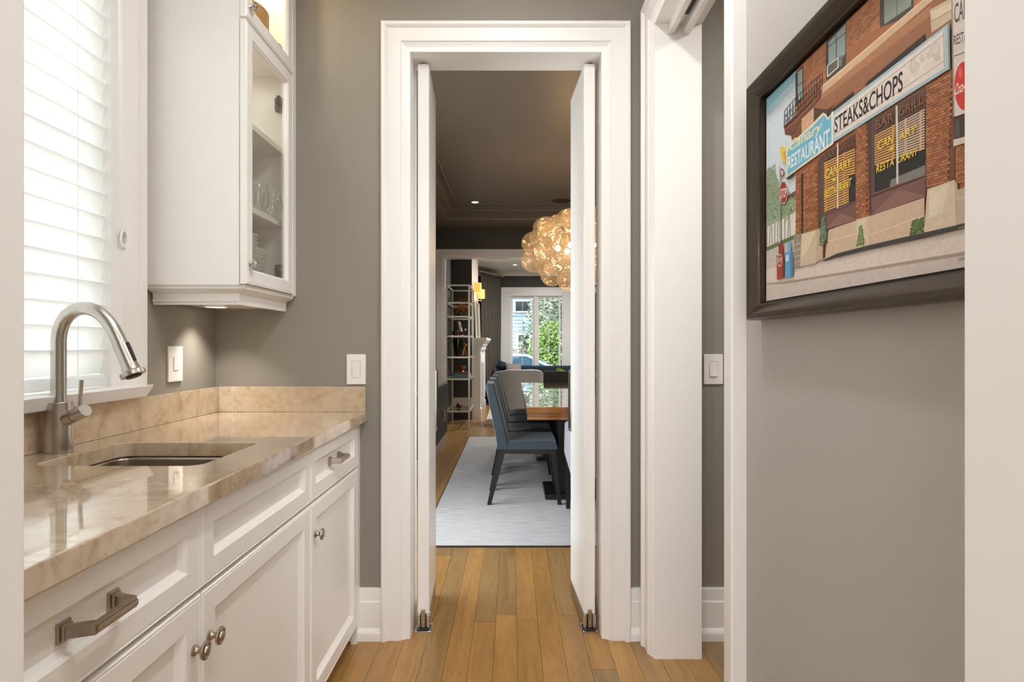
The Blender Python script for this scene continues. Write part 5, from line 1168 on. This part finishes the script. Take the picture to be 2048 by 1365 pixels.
def foliage(bm, pts, n, s, rnd, flat=.5):
    for k in range(n):
        p = pts(rnd); a = Vector((rnd.gauss(0, 1), rnd.gauss(0, 1), rnd.gauss(0, flat))).normalized(); b = a.orthogonal().normalized(); b = (b+a.cross(b)*rnd.uniform(-1, 1)).normalized(); l = s*rnd.uniform(.6, 1.4)
        v = [bm.verts.new(q) for q in (p-a*l, p+b*l*.45, p+a*l, p-b*l*.45)]; bm.faces.new(v)
def tree(name, label, loc, m, pts, n, s, trunk, seed):
    t = thing(name, label, 'tree', loc, 0); bm = BM(); foliage(bm, pts, n, s, random.Random(seed)); f = obj('foliage', bm, m, t); f['kind'] = 'stuff'
    bm = BM(); tube(bm, [(0, 0, -.02), (0, 0, trunk*.5), (.05, 0, trunk)], [trunk*.035, trunk*.028, .02], 8); obj('trunk', bm, mat('bark_'+name, (84, 72, 60), .9), t)
def conif(r):
    z = r.uniform(1.2, 8.5); R0 = (8.8-z)*.30; t = r.randint(0, 11)/12*2*PI; q = math.sqrt(r.random())*R0; a = t+r.uniform(-.25, .25)+z*1.7
    return Vector((q*math.cos(a), q*math.sin(a), z-q*.35+r.uniform(-.08, .08)))
tree('spruce_tree', 'tall grey green spruce with drooping branches across the street', (2.1, 26.5, -.62), leaf_mat('spruce_needles', (186, 200, 176), (112, 136, 118)), conif, 9500, .105, 8.4, 3)
def bushp(c, rx, ry, rz):
    def f(r):
        a, b = r.uniform(0, 2*PI), math.acos(r.uniform(-.5, 1)); q = .55+.45*r.random(); return Vector((c[0]+rx*q*math.sin(b)*math.cos(a), c[1]+ry*q*math.sin(b)*math.sin(a), c[2]+rz*q*math.cos(b)))
    return f
tree('maple_sapling', 'bright green leafy young maple across the street right of the spruce trunk', (1.7, 23.7, -.62), leaf_mat('maple_leaves', (176, 204, 122), (116, 154, 78)), bushp((0, 0, 1.5), 1.05, .9, 1.3), 6000, .07, 1.6, 5)
tree('lime_shrub', 'yellow green shrub beside the street under the maple', (1.6, 16.4, -.62), leaf_mat('lime_leaves', (186, 200, 120), (126, 160, 74)), bushp((0, 0, .45), .5, .4, .5), 1200, .045, .5, 6)
hg = thing('boxwood_hedge', 'clipped green hedge with pale flowers along the far pavement', 'hedge', (-.4, 25.0, -.62)); bm = BM(); rh = random.Random(8)
foliage(bm, lambda r: Vector((r.uniform(-2.4, 1.4), r.uniform(-.35, .35), r.uniform(0, .72))), 5000, .055, rh); f = obj('foliage', bm, leaf_mat('hedge_leaves', (150, 168, 110), (70, 92, 54)), hg); f['kind'] = 'stuff'
vb = thing('flowering_shrub', 'loose shrub with pale pink flowers before porch railing', 'shrub', (.4, 28.4, -.62)); bm = BM(); foliage(bm, bushp((0, 0, 1.0), 1.3, .5, .7), 1800, .065, rh); f = obj('foliage', bm, leaf_mat('pink_shrub_leaves', (214, 186, 176), (84, 100, 66)), vb); f['kind'] = 'stuff'
# parked car
car = thing('parked_car', 'pale blue parked car seen through the bay window', 'car', (.2, 20.6, -.6))
carp = mat('car_paint', (206, 222, 234), .2, coat=.6); cprof = [(-2.2, .35), (-2.25, .75), (-2.05, .95), (-1.45, 1.02), (1.0, 1.0), (1.9, .88), (2.25, .7), (2.3, .4), (2.1, .28), (-2.1, .28)]
bm = BM(); prism(bm, cprof, lambda u, v, t: (u, t, v), -.85, .85); obj('body', bm, carp, car, bevel=.05, seg=3, smooth=50)
bm = BM(); cabp = [(-1.55, 1.0), (-1.0, 1.43), (-.4, 1.5), (.35, 1.46), (1.25, 1.0)]
A = [bm.verts.new((u, -.80+(v-1.0)*.25, v)) for u, v in cabp]; B = [bm.verts.new((u, .80-(v-1.0)*.25, v)) for u, v in cabp]
bm.faces.new(A); bm.faces.new(B[::-1])
for i in range(5): j = (i+1) % 5; bm.faces.new([A[i], B[i], B[j], A[j]])
obj('cabin', bm, carp, car, bevel=.03, seg=2, smooth=50)
cg = mat('car_glass', (40, 84, 104), .06, coat=.5)
for sgn in (-1,):
    for nm, q in (('side_window', [(-1.3, 1.04), (-.93, 1.36), (-.38, 1.42), (-.38, 1.04)]), ('side_window', [(-.3, 1.04), (-.3, 1.42), (.3, 1.39), (1.0, 1.04)])):
        bm = BM(); prism(bm, q, lambda u, v, t: (u, t-.80+(v-1.0)*.25, v), -.012, .01); obj(nm, bm, cg, car)
bm = BM(); hexa(bm, [(.40, -.66, 1.445), (.42, .66, 1.445), (1.2, .74, 1.03), (1.2, -.74, 1.03)], [(.44, -.66, 1.46), (.44, .66, 1.46), (1.26, .74, 1.045), (1.26, -.74, 1.045)]); obj('windscreen', bm, cg, car)
for x in (-1.4, 1.4):
    for y in (-.8, .8): bm = BM(); lathe(bm, [(0, -.1), (.2, -.1), (.32, -.09), (.33, 0), (.32, .09), (.2, .1), (0, .1)], 24, Matrix.Translation((x, y, .33)) @ Matrix.Rotation(PI/2, 4, 'X')); obj('wheel', bm, black, car, smooth=40)
bm = BM(); box(bm, 1.0, 1.16, -.98, -.84, 1.0, 1.12); obj('wing_mirror', bm, carp, car, bevel=.02)
